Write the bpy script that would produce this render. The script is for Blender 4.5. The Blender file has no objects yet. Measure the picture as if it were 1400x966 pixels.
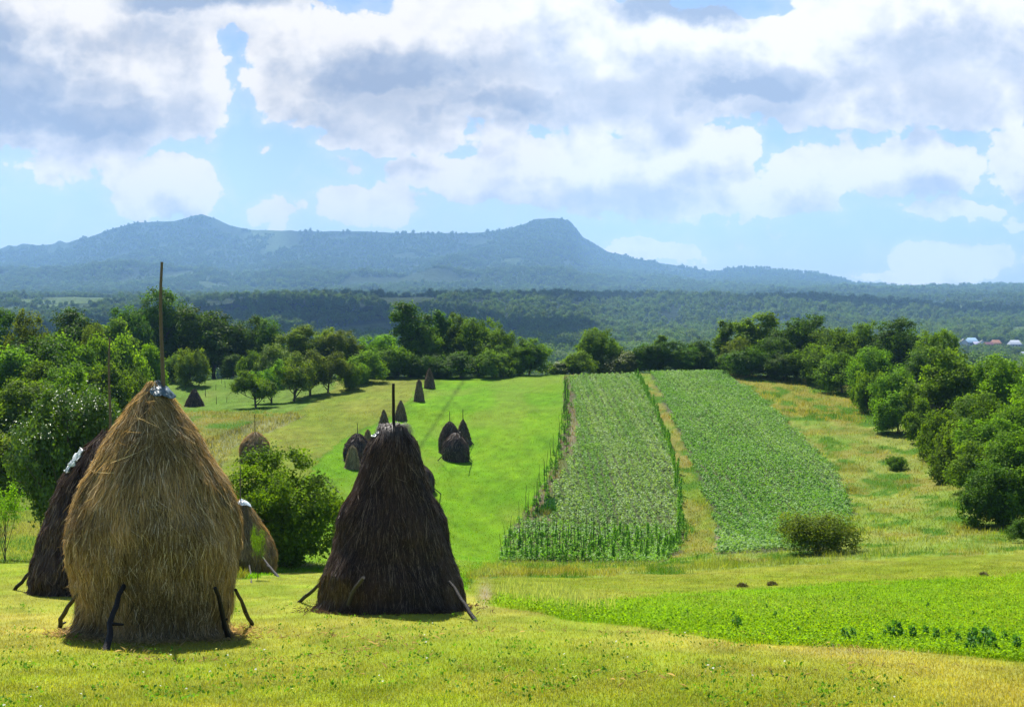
import bpy, math, random
import numpy as np
R = math.radians
rng = np.random.default_rng(7)
random.seed(7)
F = 1690.0
PIT = R(2.81)
CP, SP = math.cos(PIT), math.sin(PIT)
scn = bpy.context.scene
COL = scn.collection
HALF_W = 700.0

# ------------------------------------------------------------------ camera maths (eye at the origin, looking along +Y)
def ray(px, py):
    cx = (np.asarray(px, float) - 700) / F
    cy = (483 - np.asarray(py, float)) / F
    return cx, CP + cy * SP, -SP + cy * CP
def at(px, py, Y):
    dx, dy, dz = ray(px, py)
    return np.array([dx * Y / dy, Y, dz * Y / dy])
def proj(x, y, z):
    fw = y * CP - z * SP
    up = y * SP + z * CP
    return 700 + F * x / fw, 483 - F * up / fw

# ------------------------------------------------------------------ noise
def _h(ix, iy, seed):
    n = (ix.astype(np.int64) * 374761393 + iy.astype(np.int64) * 668265263 + seed * 1442695041) & 0x7fffffff
    n = ((n ^ (n >> 13)) * 1274126177) & 0x7fffffff
    return ((n ^ (n >> 16)) & 0xffff) / 65535.0
def vnoise(x, y, seed=0):
    x = np.asarray(x, float); y = np.asarray(y, float)
    x0 = np.floor(x); y0 = np.floor(y)
    fx = x - x0; fy = y - y0
    fx = fx * fx * (3 - 2 * fx); fy = fy * fy * (3 - 2 * fy)
    a = _h(x0, y0, seed); b = _h(x0 + 1, y0, seed); c = _h(x0, y0 + 1, seed); d = _h(x0 + 1, y0 + 1, seed)
    return (a * (1 - fx) + b * fx) * (1 - fy) + (c * (1 - fx) + d * fx) * fy
def fbm(x, y, o=4, seed=0):
    s = 0; a = .5; t = 0
    for i in range(o):
        s = s + a * vnoise(x * 2 ** i, y * 2 ** i, seed + i * 17); t += a; a *= .5
    return s / t
def sst(a, b, x):
    t = np.clip((x - a) / (b - a), 0, 1)
    return t * t * (3 - 2 * t)

# ------------------------------------------------------------------ terrain
CT = []
def plane(Y): return -1.6 - .19 * Y
for Y in (-10, 0, 5, 10, 14, 18, 22):
    for x in (-30, -12, -4, 4, 12, 30):
        if Y > 13 and x > 5: continue
        CT.append((x, Y, plane(Y)))
for px, py, Y in [
    (150, 812, 27.5), (430, 800, 29), (330, 788, 45), (390, 771, 50), (30, 768, 37), (200, 775, 40),
    (640, 830, 22.3), (900, 862, 19.4), (1400, 905, 15.4), (1900, 960, 12.2),
    (1400, 868, 19.5), (1400, 800, 34), (1400, 757, 52), (1100, 800, 37), (1100, 760, 58), (1150, 840, 24.5), (1700, 800, 34), (1700, 760, 50),
    (900, 800, 40), (900, 770, 63), (680, 792, 44), (680, 769, 67), (700, 820, 29), (560, 790, 40), (550, 765, 57),
    (700, 763, 71), (850, 763, 71), (560, 730, 72), (440, 740, 62),
    (700, 690, 86), (850, 690, 86), (1000, 720, 78), (1000, 640, 97), (850, 620, 103), (700, 620, 103),
    (700, 560, 125), (850, 560, 126), (960, 560, 128), (560, 620, 100), (560, 560, 124), (460, 620, 95), (460, 660, 84),
    (630, 524, 150), (775, 518, 152), (880, 513, 156), (990, 507, 160), (500, 527, 146),
    (1100, 529, 150), (1200, 562, 132), (1235, 595, 112), (1310, 660, 86), (1380, 730, 63), (1170, 690, 80), (1150, 735, 66), (1100, 600, 112),
    (1390, 640, 84), (1500, 650, 85), (1500, 560, 120), (1600, 700, 70), (1700, 560, 130),
    (349, 633, 92), (266, 556, 135), (350, 557, 128), (300, 512, 165), (200, 515, 165), (420, 540, 140), (280, 600, 104),
    (30, 742, 50), (30, 705, 58), (100, 700, 58), (60, 640, 78), (60, 590, 100), (180, 560, 128), (-200, 640, 80), (-200, 745, 48), (-200, 560, 130), (200, 660, 72), (350, 700, 66)]:
    CT.append(tuple(at(px, py, Y)))
for x in (-130, -60, 0, 60, 130):
    CT.append((x, 200, -13.0 - (2 if x < 0 else 0)))
CT = np.array(CT)
def _tk(r): return np.where(r > 1e-9, r * r * np.log(np.maximum(r, 1e-9)), 0)
S10 = 10.0
P_ = CT[:, :2] / S10
K = _tk(np.linalg.norm(P_[:, None] - P_[None], axis=2)) + np.eye(len(P_)) * .04
Pm = np.hstack([np.ones((len(P_), 1)), P_])
A = np.block([[K, Pm], [Pm.T, np.zeros((3, 3))]])
W_ = np.linalg.solve(A, np.concatenate([CT[:, 2], np.zeros(3)]))
def tps(x, y):
    x = np.clip(np.asarray(x, float), -150, 150); y = np.clip(np.asarray(y, float), -60, 200)
    sh = np.broadcast(x, y).shape
    q = np.stack([np.broadcast_to(x, sh).ravel(), np.broadcast_to(y, sh).ravel()], 1) / S10
    out = np.empty(len(q))
    for i in range(0, len(q), 40000):
        b = q[i:i + 40000]
        out[i:i + 40000] = _tk(np.linalg.norm(b[:, None] - P_[None], axis=2)) @ W_[:-3] + W_[-3] + b @ W_[-2:]
    return out.reshape(sh)

RIDGE = np.array([(-900, 372), (-400, 350), (-100, 352), (0, 341), (14, 335), (24, 337), (32, 333), (60, 335), (76, 333), (83, 327), (92, 331), (120, 324), (150, 314), (186, 303), (238, 302), (256, 298), (277, 292), (296, 299), (318, 309), (345, 313), (400, 315), (450, 316), (490, 316), (540, 318),
    (600, 318), (650, 318), (690, 313), (715, 306), (733, 299), (760, 298), (778, 301), (788, 312), (797, 324), (830, 344), (870, 354), (920, 362), (950, 367), (975, 371), (1000, 366), (1030, 365), (1060, 368), (1100, 373), (1130, 376), (1165, 387), (1200, 391), (1240, 399), (1290, 398), (1330, 394), (1345, 389), (1400, 390), (1600, 384), (2300, 396)], float)
def far_h(x, y):
    u = 700 + F * x / np.maximum(y, 1)
    base = np.interp(y, [150, 300, 420, 700, 1350, 2000, 3000, 4200, 5200, 9500], [-24, -38, -46, -52, -57.5, -48, -23, 0, 8, 8])
    und = (fbm(x / 420 + 3, y / 420 + 9, 4, 5) - .5) * 26 * sst(1500, 2600, y)
    near_mid = (fbm(x / 160, y / 160, 3, 50) - .5) * 12 * sst(300, 600, y) * (1 - np.exp(-((u - 1350) / 80) ** 2 - ((y - 1340) / 250) ** 2))
    m = sst(170, 380, u) * (1 - sst(1050, 1330, u))
    ridge = m * 31 * np.exp(-((y - 2300) / 420) ** 2)
    m2 = (1 - sst(150, 420, u))
    ridge = ridge + m2 * 16 * np.exp(-((y - 2600) / 500) ** 2)
    rp = np.interp(u, RIDGE[:, 0], RIDGE[:, 1])
    top = (400 - rp) / F * 7500
    t = np.clip((y - 4300) / 3200, 0, 1)
    prof = .42 * t + .58 * t ** 2.6
    gul = (np.abs(fbm(x / 620 + 40, y / 1500, 4, 77) - .5) * 2 - .35) * 150 * np.sin(np.pi * t) * np.clip(top / 300, .15, 1)
    foot = 55 * np.exp(-((y - 5200) / 350) ** 2) * sst(.42, .62, fbm(x / 900 + 7, y / 2500, 2, 31)) * np.clip(top / 250, .1, 1)
    mtn = (top - 8) * prof + gul * .8 + foot
    back = np.clip((y - 7500) / 1500, 0, 1)
    mtn = mtn * (1 - .5 * back)
    crag = (fbm(x / 38, y / 60, 3, 91) - .5) * 17 * sst(3800, 4600, y)
    return base + und * (1 - .8 * t) + near_mid + ridge + mtn + crag * (1 - .35 * sst(7300, 7500, y))
def H_exact(x, y):
    n = tps(x, y)
    n = n + (fbm(x / 3.5, y / 3.5, 3, 3) - .5) * .16 + (fbm(x / 14, y / 14, 2, 8) - .5) * .35 * sst(35, 80, y)
    yy = np.asarray(y, float)
    u = np.clip((yy - 158) / 260, 0, 1)
    b = 1 - (1 - u) ** 2
    return n * (1 - b) + far_h(x, np.maximum(yy, 150)) * b

UG = np.linspace(-.92, .92, 620)
YG = np.geomspace(1.4, 240, 560)
UU, YY = np.meshgrid(UG, YG)
ZZ = H_exact(UU * YY, YY)
LY0, LYS = math.log(YG[0]), (math.log(YG[-1]) - math.log(YG[0])) / (len(YG) - 1)
def H(x, y):
    x = np.asarray(x, float); y = np.asarray(y, float)
    u = np.clip((x / y - UG[0]) / (UG[1] - UG[0]), 0, len(UG) - 1.001)
    v = np.clip((np.log(y) - LY0) / LYS, 0, len(YG) - 1.001)
    i = u.astype(int); j = v.astype(int); fu = u - i; fv = v - j
    return (ZZ[j, i] * (1 - fu) + ZZ[j, i + 1] * fu) * (1 - fv) + (ZZ[j + 1, i] * (1 - fu) + ZZ[j + 1, i + 1] * fu) * fv
# visible-ground depth map: for slope s=z/y of a sight line, the nearest Y where the ground reaches it
SG = np.linspace(-.45, -.045, 1200)
SLM = np.maximum.accumulate((ZZ / YY), axis=0)
DM = np.empty((len(SG), len(UG)))
for i in range(len(UG)):
    DM[:, i] = np.interp(SG, SLM[:, i] + np.arange(len(YG)) * 1e-9, YG)
def G(px, py):
    dx, dy, dz = ray(px, py)
    u = dx / dy; s = dz / dy
    a = np.clip((u - UG[0]) / (UG[1] - UG[0]), 0, len(UG) - 1.001); b = np.clip((s - SG[0]) / (SG[1] - SG[0]), 0, len(SG) - 1.001)
    i = np.asarray(a).astype(int); j = np.asarray(b).astype(int); fa = a - i; fb = b - j
    Y = (DM[j, i] * (1 - fa) + DM[j, i + 1] * fa) * (1 - fb) + (DM[j + 1, i] * (1 - fa) + DM[j + 1, i + 1] * fa) * fb
    x = u * Y
    return x, Y, H(x, Y)

# ------------------------------------------------------------------ object helpers
def tag(o, label=None, cat=None, group=None, kind=None):
    if label: o['label'] = label
    if cat: o['category'] = cat
    if group: o['group'] = group
    if kind: o['kind'] = kind
    return o
def empty(name, loc, rz=0):
    o = bpy.data.objects.new(name, None); COL.objects.link(o)
    o.location = [float(v) for v in loc]; o.rotation_euler = (0, 0, rz)
    return o
def np_mesh(name, verts, faces, col=None, smooth=False):
    """faces: (n,k) int array, one k for all"""
    me = bpy.data.meshes.new(name)
    verts = np.ascontiguousarray(verts, np.float32); faces = np.ascontiguousarray(faces, np.int32)
    n, k = faces.shape
    me.vertices.add(len(verts)); me.vertices.foreach_set('co', verts.ravel())
    me.loops.add(n * k); me.loops.foreach_set('vertex_index', faces.ravel())
    me.polygons.add(n); me.polygons.foreach_set('loop_start', np.arange(n, dtype=np.int32) * k)
    me.polygons.foreach_set('loop_total', np.full(n, k, np.int32))
    if smooth: me.polygons.foreach_set('use_smooth', np.ones(n, bool))
    me.update(calc_edges=True)
    if col is not None:
        ca = me.color_attributes.new('Col', 'FLOAT_COLOR', 'POINT')
        c = np.ones((len(verts), 4), np.float32); c[:, :3] = col
        ca.data.foreach_set('color', c.ravel())
    return me
def link(name, me, mat=None, parent=None, loc=(0, 0, 0)):
    o = bpy.data.objects.new(name, me); COL.objects.link(o)
    if mat is not None and len(me.materials) == 0: me.materials.append(mat)
    if parent is not None: o.parent = parent
    o.location = [float(v) for v in loc]
    return o
class MB:
    """collects quads (tris are padded by splitting) into one mesh"""
    def __init__(s): s.v = []; s.f = []; s.c = []; s.n = 0
    def add(s, v, f, c=(1, 1, 1)):
        v = np.asarray(v, float); f = np.asarray(f, int)
        if f.shape[1] == 4: f = np.vstack([f[:, [0, 1, 2]], f[:, [0, 2, 3]]])
        s.v.append(v); s.f.append(f + s.n); s.n += len(v)
        c = np.asarray(c, float)
        s.c.append(np.broadcast_to(c, (len(v), 3)))
    def mesh(s, name, smooth=False):
        return np_mesh(name, np.vstack(s.v), np.vstack(s.f), np.vstack(s.c), smooth)
def tube(mb, pts, rad, c=(1, 1, 1), n=7, rough=0):
    pts = np.asarray(pts, float); rad = np.broadcast_to(np.asarray(rad, float), (len(pts),))
    V = []
    for i, p in enumerate(pts):
        d = pts[min(i + 1, len(pts) - 1)] - pts[max(i - 1, 0)]
        d = d / (np.linalg.norm(d) + 1e-9)
        a = np.cross(d, (0.3, .1, 1) if abs(d[2]) < .9 else (1, 0, 0)); a /= np.linalg.norm(a); b = np.cross(d, a)
        t = np.arange(n) * 2 * np.pi / n
        rr = rad[i] * (1 + rough * (rng.random(n) - .5))
        V.append(p + np.outer(np.cos(t) * rr, a) + np.outer(np.sin(t) * rr, b))
    V = np.vstack(V); Fc = []
    for i in range(len(pts) - 1):
        for j in range(n):
            Fc.append((i * n + j, i * n + (j + 1) % n, (i + 1) * n + (j + 1) % n, (i + 1) * n + j))
    mb.add(V, Fc, c)
    m = (len(pts) - 1) * n
    mb.add(np.vstack([V[m:m + n], pts[-1:]]), [(j, (j + 1) % n, n) for j in range(n)], c)
    mb.add(np.vstack([V[:n], pts[:1]]), [((j + 1) % n, j, n) for j in range(n)], c)

# ------------------------------------------------------------------ materials
def N(nt, t, **k):
    n = nt.nodes.new(t)
    for a, b in k.items(): setattr(n, a, b)
    return n
def math_n(nt, op, a, b=None, c=None, clamp=False):
    n = nt.nodes.new('ShaderNodeMath'); n.operation = op; n.use_clamp = clamp
    for i, v in enumerate((a, b, c)):
        if v is None: continue
        if isinstance(v, (int, float)): n.inputs[i].default_value = v
        else: nt.links.new(v, n.inputs[i])
    return n.outputs[0]
def mixc(nt, f, a, b, mode='MIX'):
    n = nt.nodes.new('ShaderNodeMix'); n.data_type = 'RGBA'; n.blend_type = mode
    for s, v in ((n.inputs['Factor'], f), (n.inputs['A'], a), (n.inputs['B'], b)):
        pass
    ins = [i for i in n.inputs if i.enabled]
    for s, v in zip((n.inputs[0], n.inputs[6], n.inputs[7]), (f, a, b)):
        if isinstance(v, (int, float)): s.default_value = v
        elif isinstance(v, tuple): s.default_value = (*v, 1) if len(v) == 3 else v
        else: nt.links.new(v, s)
    return n.outputs[2]
def new_mat(name):
    m = bpy.data.materials.new(name); m.use_nodes = True
    m.node_tree.nodes.clear()
    return m, m.node_tree
def leaf_mat(name, tint=(1, 1, 1), transl=.4, rough=.5, spec=.35, tcol=(1.25, 1.25, .45), objvar=.25, noise=0):
    """vertex colour x tint, with light passing through the leaf"""
    m, nt = new_mat(name); L = nt.links.new
    at_ = N(nt, 'ShaderNodeAttribute', attribute_name='Col')
    base = mixc(nt, 1.0, at_.outputs['Color'], tint, 'MULTIPLY')
    if objvar:
        oi = N(nt, 'ShaderNodeObjectInfo')
        hs = N(nt, 'ShaderNodeHueSaturation')
        L(math_n(nt, 'MULTIPLY_ADD', oi.outputs['Random'], .02 * objvar / .25, .5 - .008 * objvar / .25), hs.inputs['Hue'])
        L(math_n(nt, 'MULTIPLY_ADD', oi.outputs['Random'], objvar * 1.6, 1 - objvar * .8), hs.inputs['Value'])
        L(base, hs.inputs['Color']); base = hs.outputs[0]
    p = N(nt, 'ShaderNodeBsdfPrincipled'); L(base, p.inputs['Base Color'])
    p.inputs['Roughness'].default_value = rough; p.inputs['Specular IOR Level'].default_value = spec
    tr = N(nt, 'ShaderNodeBsdfTranslucent')
    L(mixc(nt, 1.0, base, tcol, 'MULTIPLY'), tr.inputs['Color'])
    ms = N(nt, 'ShaderNodeMixShader'); ms.inputs[0].default_value = transl
    L(p.outputs[0], ms.inputs[1]); L(tr.outputs[0], ms.inputs[2])
    o = N(nt, 'ShaderNodeOutputMaterial'); L(ms.outputs[0], o.inputs[0])
    return m
def plain_mat(name, col, rough=.8, nscale=12, namp=.35, bump=.2, spec=.3, attr=False, metal=0):
    m, nt = new_mat(name); L = nt.links.new
    tc = N(nt, 'ShaderNodeTexCoord')
    nz = N(nt, 'ShaderNodeTexNoise'); nz.inputs['Scale'].default_value = nscale; nz.inputs['Detail'].default_value = 6
    L(tc.outputs['Object'], nz.inputs['Vector'])
    if attr:
        a = N(nt, 'ShaderNodeAttribute', attribute_name='Col'); c0 = a.outputs['Color']
    else: c0 = (*col, 1)
    f = math_n(nt, 'MULTIPLY_ADD', nz.outputs[0], 2 * namp, 1 - namp)
    cc = N(nt, 'ShaderNodeCombineColor')
    for i in range(3): L(f, cc.inputs[i])
    base = mixc(nt, 1.0, c0, cc.outputs[0], 'MULTIPLY')
    p = N(nt, 'ShaderNodeBsdfPrincipled'); L(base, p.inputs['Base Color'])
    p.inputs['Roughness'].default_value = rough; p.inputs['Specular IOR Level'].default_value = spec; p.inputs['Metallic'].default_value = metal
    if bump:
        b = N(nt, 'ShaderNodeBump'); b.inputs['Strength'].default_value = bump; b.inputs['Distance'].default_value = .02
        L(nz.outputs[0], b.inputs['Height']); L(b.outputs[0], p.inputs['Normal'])
    o = N(nt, 'ShaderNodeOutputMaterial'); L(p.outputs[0], o.inputs[0])
    return m
def ground_mat(name, sc1, sc2, amp1, amp2, bump, dist=.3, rough=.9):
    m, nt = new_mat(name); L = nt.links.new
    tc = N(nt, 'ShaderNodeTexCoord')
    a = N(nt, 'ShaderNodeAttribute', attribute_name='Col')
    n1 = N(nt, 'ShaderNodeTexNoise'); n1.inputs['Scale'].default_value = sc1; n1.inputs['Detail'].default_value = 8; n1.inputs['Roughness'].default_value = .65
    n2 = N(nt, 'ShaderNodeTexNoise'); n2.inputs['Scale'].default_value = sc2; n2.inputs['Detail'].default_value = 5
    L(tc.outputs['Object'], n1.inputs[0]); L(tc.outputs['Object'], n2.inputs[0])
    f1 = math_n(nt, 'MULTIPLY_ADD', n1.outputs[0], 2 * amp1, 1 - amp1)
    f2 = math_n(nt, 'MULTIPLY_ADD', n2.outputs[0], 2 * amp2, 1 - amp2)
    f = math_n(nt, 'MULTIPLY', f1, f2)
    cc = N(nt, 'ShaderNodeCombineColor')
    for i in range(3): L(f, cc.inputs[i])
    base = mixc(nt, 1.0, a.outputs['Color'], cc.outputs[0], 'MULTIPLY')
    p = N(nt, 'ShaderNodeBsdfPrincipled'); L(base, p.inputs['Base Color']); p.inputs['Roughness'].default_value = rough
    p.inputs['Specular IOR Level'].default_value = .04
    b = N(nt, 'ShaderNodeBump'); b.inputs['Strength'].default_value = bump; b.inputs['Distance'].default_value = dist
    L(n1.outputs[0], b.inputs['Height']); L(b.outputs[0], p.inputs['Normal'])
    o = N(nt, 'ShaderNodeOutputMaterial'); L(p.outputs[0], o.inputs[0])
    return m
M_ground = ground_mat('ground', 9, .35, .35, .25, .6, .05)
M_hill = ground_mat('hill_forest', .05, .006, .8, .4, 1.0, 16)
M_grass = leaf_mat('grass', transl=.5, rough=.65, spec=.08, tcol=(1.35, 1.3, .3), objvar=0)
M_crop = leaf_mat('crop_leaves', transl=.35, rough=.55, spec=.16, tcol=(1.3, 1.35, .4), objvar=0)
M_hay = leaf_mat('hay', transl=.36, rough=.55, spec=.3, tcol=(1.3, 1.05, .7), objvar=0)
M_hayd = leaf_mat('old_hay', transl=.12, rough=.5, spec=.3, tcol=(1.2, 1.0, .8), objvar=0)
M_bark = plain_mat('bark', (.09, .07, .05), nscale=25, bump=.5)
M_barkd = plain_mat('dark_branch', (.014, .011, .009), nscale=30, bump=.6, rough=.75)
M_barkl = plain_mat('pale_branch', (.075, .065, .055), nscale=40, namp=.6, bump=.5)
M_pole = plain_mat('weathered_pole', (.13, .10, .075), nscale=30, bump=.4)
M_plastic = plain_mat('plastic_sheet', (.62, .68, .70), rough=.35, nscale=9, namp=.2, bump=.6, spec=.5)
M_plasticb = plain_mat('blue_grey_sheet', (.10, .145, .165), rough=.35, nscale=18, namp=.5, bump=.8, spec=.5)
LEAF = {
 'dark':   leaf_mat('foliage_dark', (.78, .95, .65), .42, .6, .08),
 'mid':    leaf_mat('foliage_mid', (1.3, 1.4, .85), .54, .6, .08),
 'bright': leaf_mat('foliage_bright', (1.6, 1.72, .8), .54, .6, .08),
 'olive':  leaf_mat('foliage_olive', (1.5, 1.25, 1.1), .5, .6, .08),
 'grey':   leaf_mat('foliage_greyish', (1.4, 1.2, 1.9), .36, .55, .25),
 'glossy': leaf_mat('foliage_glossy', (.9, .95, .95), .36, .42, .5),
}

# ------------------------------------------------------------------ zones of the near ground (outlines of the fields)
def inpoly(px, py, poly):
    px = np.asarray(px); py = np.asarray(py); r = np.zeros(px.shape, bool)
    n = len(poly)
    for i in range(n):
        x0, y0 = poly[i]; x1, y1 = poly[(i + 1) % n]
        if y0 == y1: continue
        c = ((y0 > py) != (y1 > py)) & (px < (x1 - x0) * (py - y0) / (y1 - y0) + x0)
        r ^= c
    return r
KN = [(-900, 1500), (-900, 775), (0, 769), (60, 772), (330, 792), (420, 778), (460, 785), (640, 806), (655, 828), (760, 844), (900, 861), (1100, 884), (1400, 906), (2400, 1010), (2400, 1500)]
CLV = [(655, 828), (690, 812), (800, 822), (900, 815), (1000, 808), (1200, 796), (1400, 785), (2400, 770), (2400, 1010), (1400, 906), (1100, 884), (900, 861), (760, 844)]
YST = [(640, 806), (655, 790), (760, 788), (900, 784), (1100, 770), (1400, 754), (2400, 730), (2400, 775), (1400, 790), (1200, 800), (1000, 811), (900, 818), (800, 825), (690, 812), (655, 828)]
BND = [(640, 806), (640, 785), (680, 768), (910, 768), (985, 757), (1140, 745), (1400, 735), (2400, 700), (2400, 732), (1400, 755), (1100, 771), (900, 785), (760, 790)]
GRF = [(600, 500), (540, 565), (470, 600), (440, 622), (420, 650), (400, 700), (380, 770), (330, 790), (420, 780), (460, 785), (640, 808), (645, 785), (680, 770), (690, 740), (712, 712), (735, 680), (765, 620), (775, 560), (772, 500)]
YMD = [(600, 500), (540, 565), (470, 600), (440, 622), (420, 650), (395, 700), (330, 700), (280, 640), (300, 605), (400, 566), (460, 530), (500, 500)]
BANK = [(250, 640), (270, 612), (310, 590), (345, 578), (400, 562), (415, 570), (370, 590), (320, 610), (300, 650)]
STK = [(150, 500), (350, 500), (460, 520), (450, 540), (405, 568), (350, 564), (150, 563)]
OLM = [(150, 562), (350, 562), (400, 566), (280, 640), (330, 700), (380, 760), (330, 792), (200, 790), (150, 700)]
LMD = [(-900, 775), (-900, 660), (160, 660), (200, 790), (60, 772), (0, 769)]
RMD = [(985, 500), (1100, 520), (1200, 550), (1500, 560), (2400, 560), (2400, 702), (1400, 737), (1140, 746), (1165, 700), (1155, 665), (1130, 628), (1088, 588), (1038, 543)]
RGD = [(985, 500), (1100, 520), (1220, 550), (1200, 580), (1120, 575), (1060, 560), (1020, 535)]
PTH = [(872, 512), (895, 555), (914, 605), (928, 650), (934, 700), (930, 735), (905, 762), (985, 760), (975, 700), (955, 655), (932, 600), (907, 545), (890, 510)]
PL1 = [(780, 518), (787, 560), (789, 600), (774, 640), (752, 678), (765, 681), (760, 706), (735, 712), (925, 724), (928, 690), (926, 655), (914, 610), (896, 560), (871, 515), (868, 512), (780, 515)]
ONI = [(746, 679), (767, 680), (762, 692), (755, 707), (734, 708), (738, 692)]
CAB = [(712, 714), (925, 727), (922, 742), (800, 736), (705, 732)]
BOT = [(685, 768), (690, 735), (712, 712), (930, 725), (936, 735), (925, 755), (905, 768)]
EDG = [(712, 714), (735, 680), (765, 620), (772, 570), (772, 516), (782, 516), (790, 560), (791, 600), (778, 640), (752, 680), (735, 712)]
PL2 = [(890, 510), (907, 545), (932, 600), (955, 655), (975, 700), (984, 757), (1140, 748), (1166, 702), (1155, 668), (1130, 631), (1090, 591), (1040, 546), (988, 507)]
# order matters: later wins.  (polygon, colour a, colour b, patch size m)
ZON = [
 ('wood', None, (.035, .06, .015), (.05, .08, .02)),
 ('left_meadow', LMD, (.13, .20, .02), (.19, .24, .04)),
 ('stake_meadow', STK, (.13, .25, .025), (.17, .27, .04)),
 ('olive_meadow', OLM, (.17, .21, .035), (.22, .24, .06)),
 ('yellow_meadow', YMD, (.19, .27, .025), (.24, .27, .04)),
 ('bank', BANK, (.19, .22, .07), (.27, .28, .12)),
 ('green_field', GRF, (.135, .325, .006), (.185, .35, .01)),
 ('rough_meadow', RMD, (.17, .285, .035), (.28, .33, .075)),
 ('gold_meadow', RGD, (.22, .26, .035), (.28, .26, .05)),
 ('path', PTH, (.17, .28, .03), (.27, .25, .07)),
 ('band', BND, (.19, .30, .04), (.28, .34, .08)),
 ('yellow_strip', YST, (.23, .31, .02), (.30, .33, .045)),
 ('clover', CLV, (.18, .36, .008), (.26, .39, .015)),
 ('knoll', KN, (.26, .35, .03), (.42, .39, .08)),
 ('edge', EDG, (.16, .13, .09), (.13, .17, .05)),
 ('plot', PL1, (.08, .12, .04), (.10, .12, .06)),
 ('plot_right', PL2, (.09, .12, .05), (.12, .13, .07)),
 ('bottom', BOT, (.10, .13, .05), (.16, .14, .09)),
 ('onions', ONI, (.02, .09, .02), (.03, .10, .02)),
]
ZI = {z[0]: i for i, z in enumerate(ZON)}
def zone(x, y, z):
    wx = x + (fbm(x / 1.6, y / 1.6, 3, 21) - .5) * .5 * np.clip(y / 40, .6, 1.5)
    wy = y + (fbm(x / 1.6, y / 1.6, 3, 22) - .5) * 1.0 * np.clip(y / 40, .6, 1.5)
    px, py = proj(wx, wy, z)
    out = np.where(px > 300, np.where(py > 680, ZI['green_field'], ZI['olive_meadow']), 0)
    for i, zn in enumerate(ZON):
        if zn[1] is None: continue
        out[inpoly(px, py, zn[1])] = i
    # beyond the crest only wood floor
    out[y > 166] = 0
    return out
CA = np.array([z[2] for z in ZON]); CB = np.array([z[3] for z in ZON])
def zcol(x, y, zi):
    f = np.clip(sst(.35, .65, fbm(x / 5, y / 9, 4, 33)) * .65 + sst(.3, .7, fbm(x / 1.1, y / 1.5, 3, 35)) * .35, 0, 1)[..., None]
    c = CA[zi] * (1 - f) + CB[zi] * f
    c = c * (.62 + .76 * fbm(x / .45, y / .7, 3, 36))[..., None]
    rough = ((zi == ZI['rough_meadow']) | (zi == ZI['gold_meadow']) | (zi == ZI['path']) | (zi == ZI['band']) | (zi == ZI['left_meadow']) | (zi == ZI['olive_meadow']))
    fld = ((zi == ZI['green_field']) | (zi == ZI['yellow_meadow']) | (zi == ZI['stake_meadow']) | (zi == ZI['yellow_strip']) | (zi == ZI['clover']))[..., None]
    mow = .5 + .5 * np.sin((x + (y - 80) * .22 + 1.2 * fbm(x / 9, y / 20, 2, 41)) * 6.283 / 2.3)
    c = c * (1 - fld * (.26 * fbm(x / 3, y / 8, 4, 42)[..., None] + .07 * mow[..., None] - .10))
    dry = (sst(.56, .7, fbm(x / 6 + 9, y / 14, 4, 43)))[..., None] * fld * .25
    c = c * (1 - dry) + np.array((.27, .28, .07)) * dry
    rg = (sst(.52, .62, fbm(x / 1.6, y / 2.6, 3, 37)) * rough)[..., None]
    c = c * (1 - rg) + np.array((.085, .20, .015)) * rg
    rg = (sst(.60, .68, fbm(x / 2.2 + 50, y / 3.6, 3, 38)) * rough)[..., None] * .5
    c = c * (1 - rg) + np.array((.30, .25, .06)) * rg
    # mown swaths and wheel tracks
    g = (zi == ZI['green_field'])
    px, py = proj(x, y, H(x, y))
    tr = np.exp(-((px - np.interp(py, [520, 545, 590, 640], [634, 617, 588, 555])) / 3.0) ** 2) * (py < 640) * g
    c = c * (1 - .45 * tr[..., None])
    tr = np.exp(-((px - np.interp(py, [525, 565, 600, 622, 660], [598, 540, 468, 440, 400])) / 7.0) ** 2) * g
    c = c * (1 - .3 * tr[..., None])
    bk = (zi == ZI['bank']) | (zi == ZI['olive_meadow'])
    tr = np.exp(-((py - np.interp(px, [250, 345, 400], [618, 580, 566])) / 5.0) ** 2) * bk * (px > 250) * (px < 360)
    c = c * (1 - .4 * tr[..., None])
    # bare sandy places
    for sx, sy, rx, ry, st in ((663, 812, 9, 16, .8), (745, 709, 10, 4, .9), (400, 772, 36, 3, .9), (982, 740, 3, 18, .8), (785, 590, 6, 30, .45), (1180, 890, 80, 5, .25), (900, 737, 25, 3, .7)):
        tr = st * np.exp(-(((px - sx) / rx) ** 2 + ((py - sy) / ry) ** 2))[..., None]
        c = c * (1 - tr) + np.array((.38, .31, .22)) * tr
    return c

# ------------------------------------------------------------------ ground sheets
def grid_faces(nj, ni):
    j, i = np.meshgrid(np.arange(nj - 1), np.arange(ni - 1), indexing='ij')
    a = (j * ni + i).ravel()
    return np.stack([a, a + 1, a + ni + 1, a + ni], 1)
X0 = UU * YY
zi0 = zone(X0, YY, ZZ)
gc = zcol(X0, YY, zi0) * .62
me = np_mesh('ground', np.stack([X0, YY, ZZ], -1).reshape(-1, 3), grid_faces(*X0.shape), gc.reshape(-1, 3), True)
tag(link('ground', me, M_ground), kind='structure')
# the same land carried on behind and beside the camera, a little lower so the sheets never meet
gx, gy = np.meshgrid(np.linspace(-300, 300, 121), np.linspace(-90, 235, 80))
gz = H_exact(gx, np.maximum(gy, -60)) - np.where(gy > 0, .6 + .01 * gy, .12)
me = np_mesh('ground', np.stack([gx, gy, gz], -1).reshape(-1, 3), grid_faces(*gx.shape), np.broadcast_to((.15, .2, .03), (gx.size, 3)), True)
tag(link('ground', me, M_ground), kind='structure')
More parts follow.
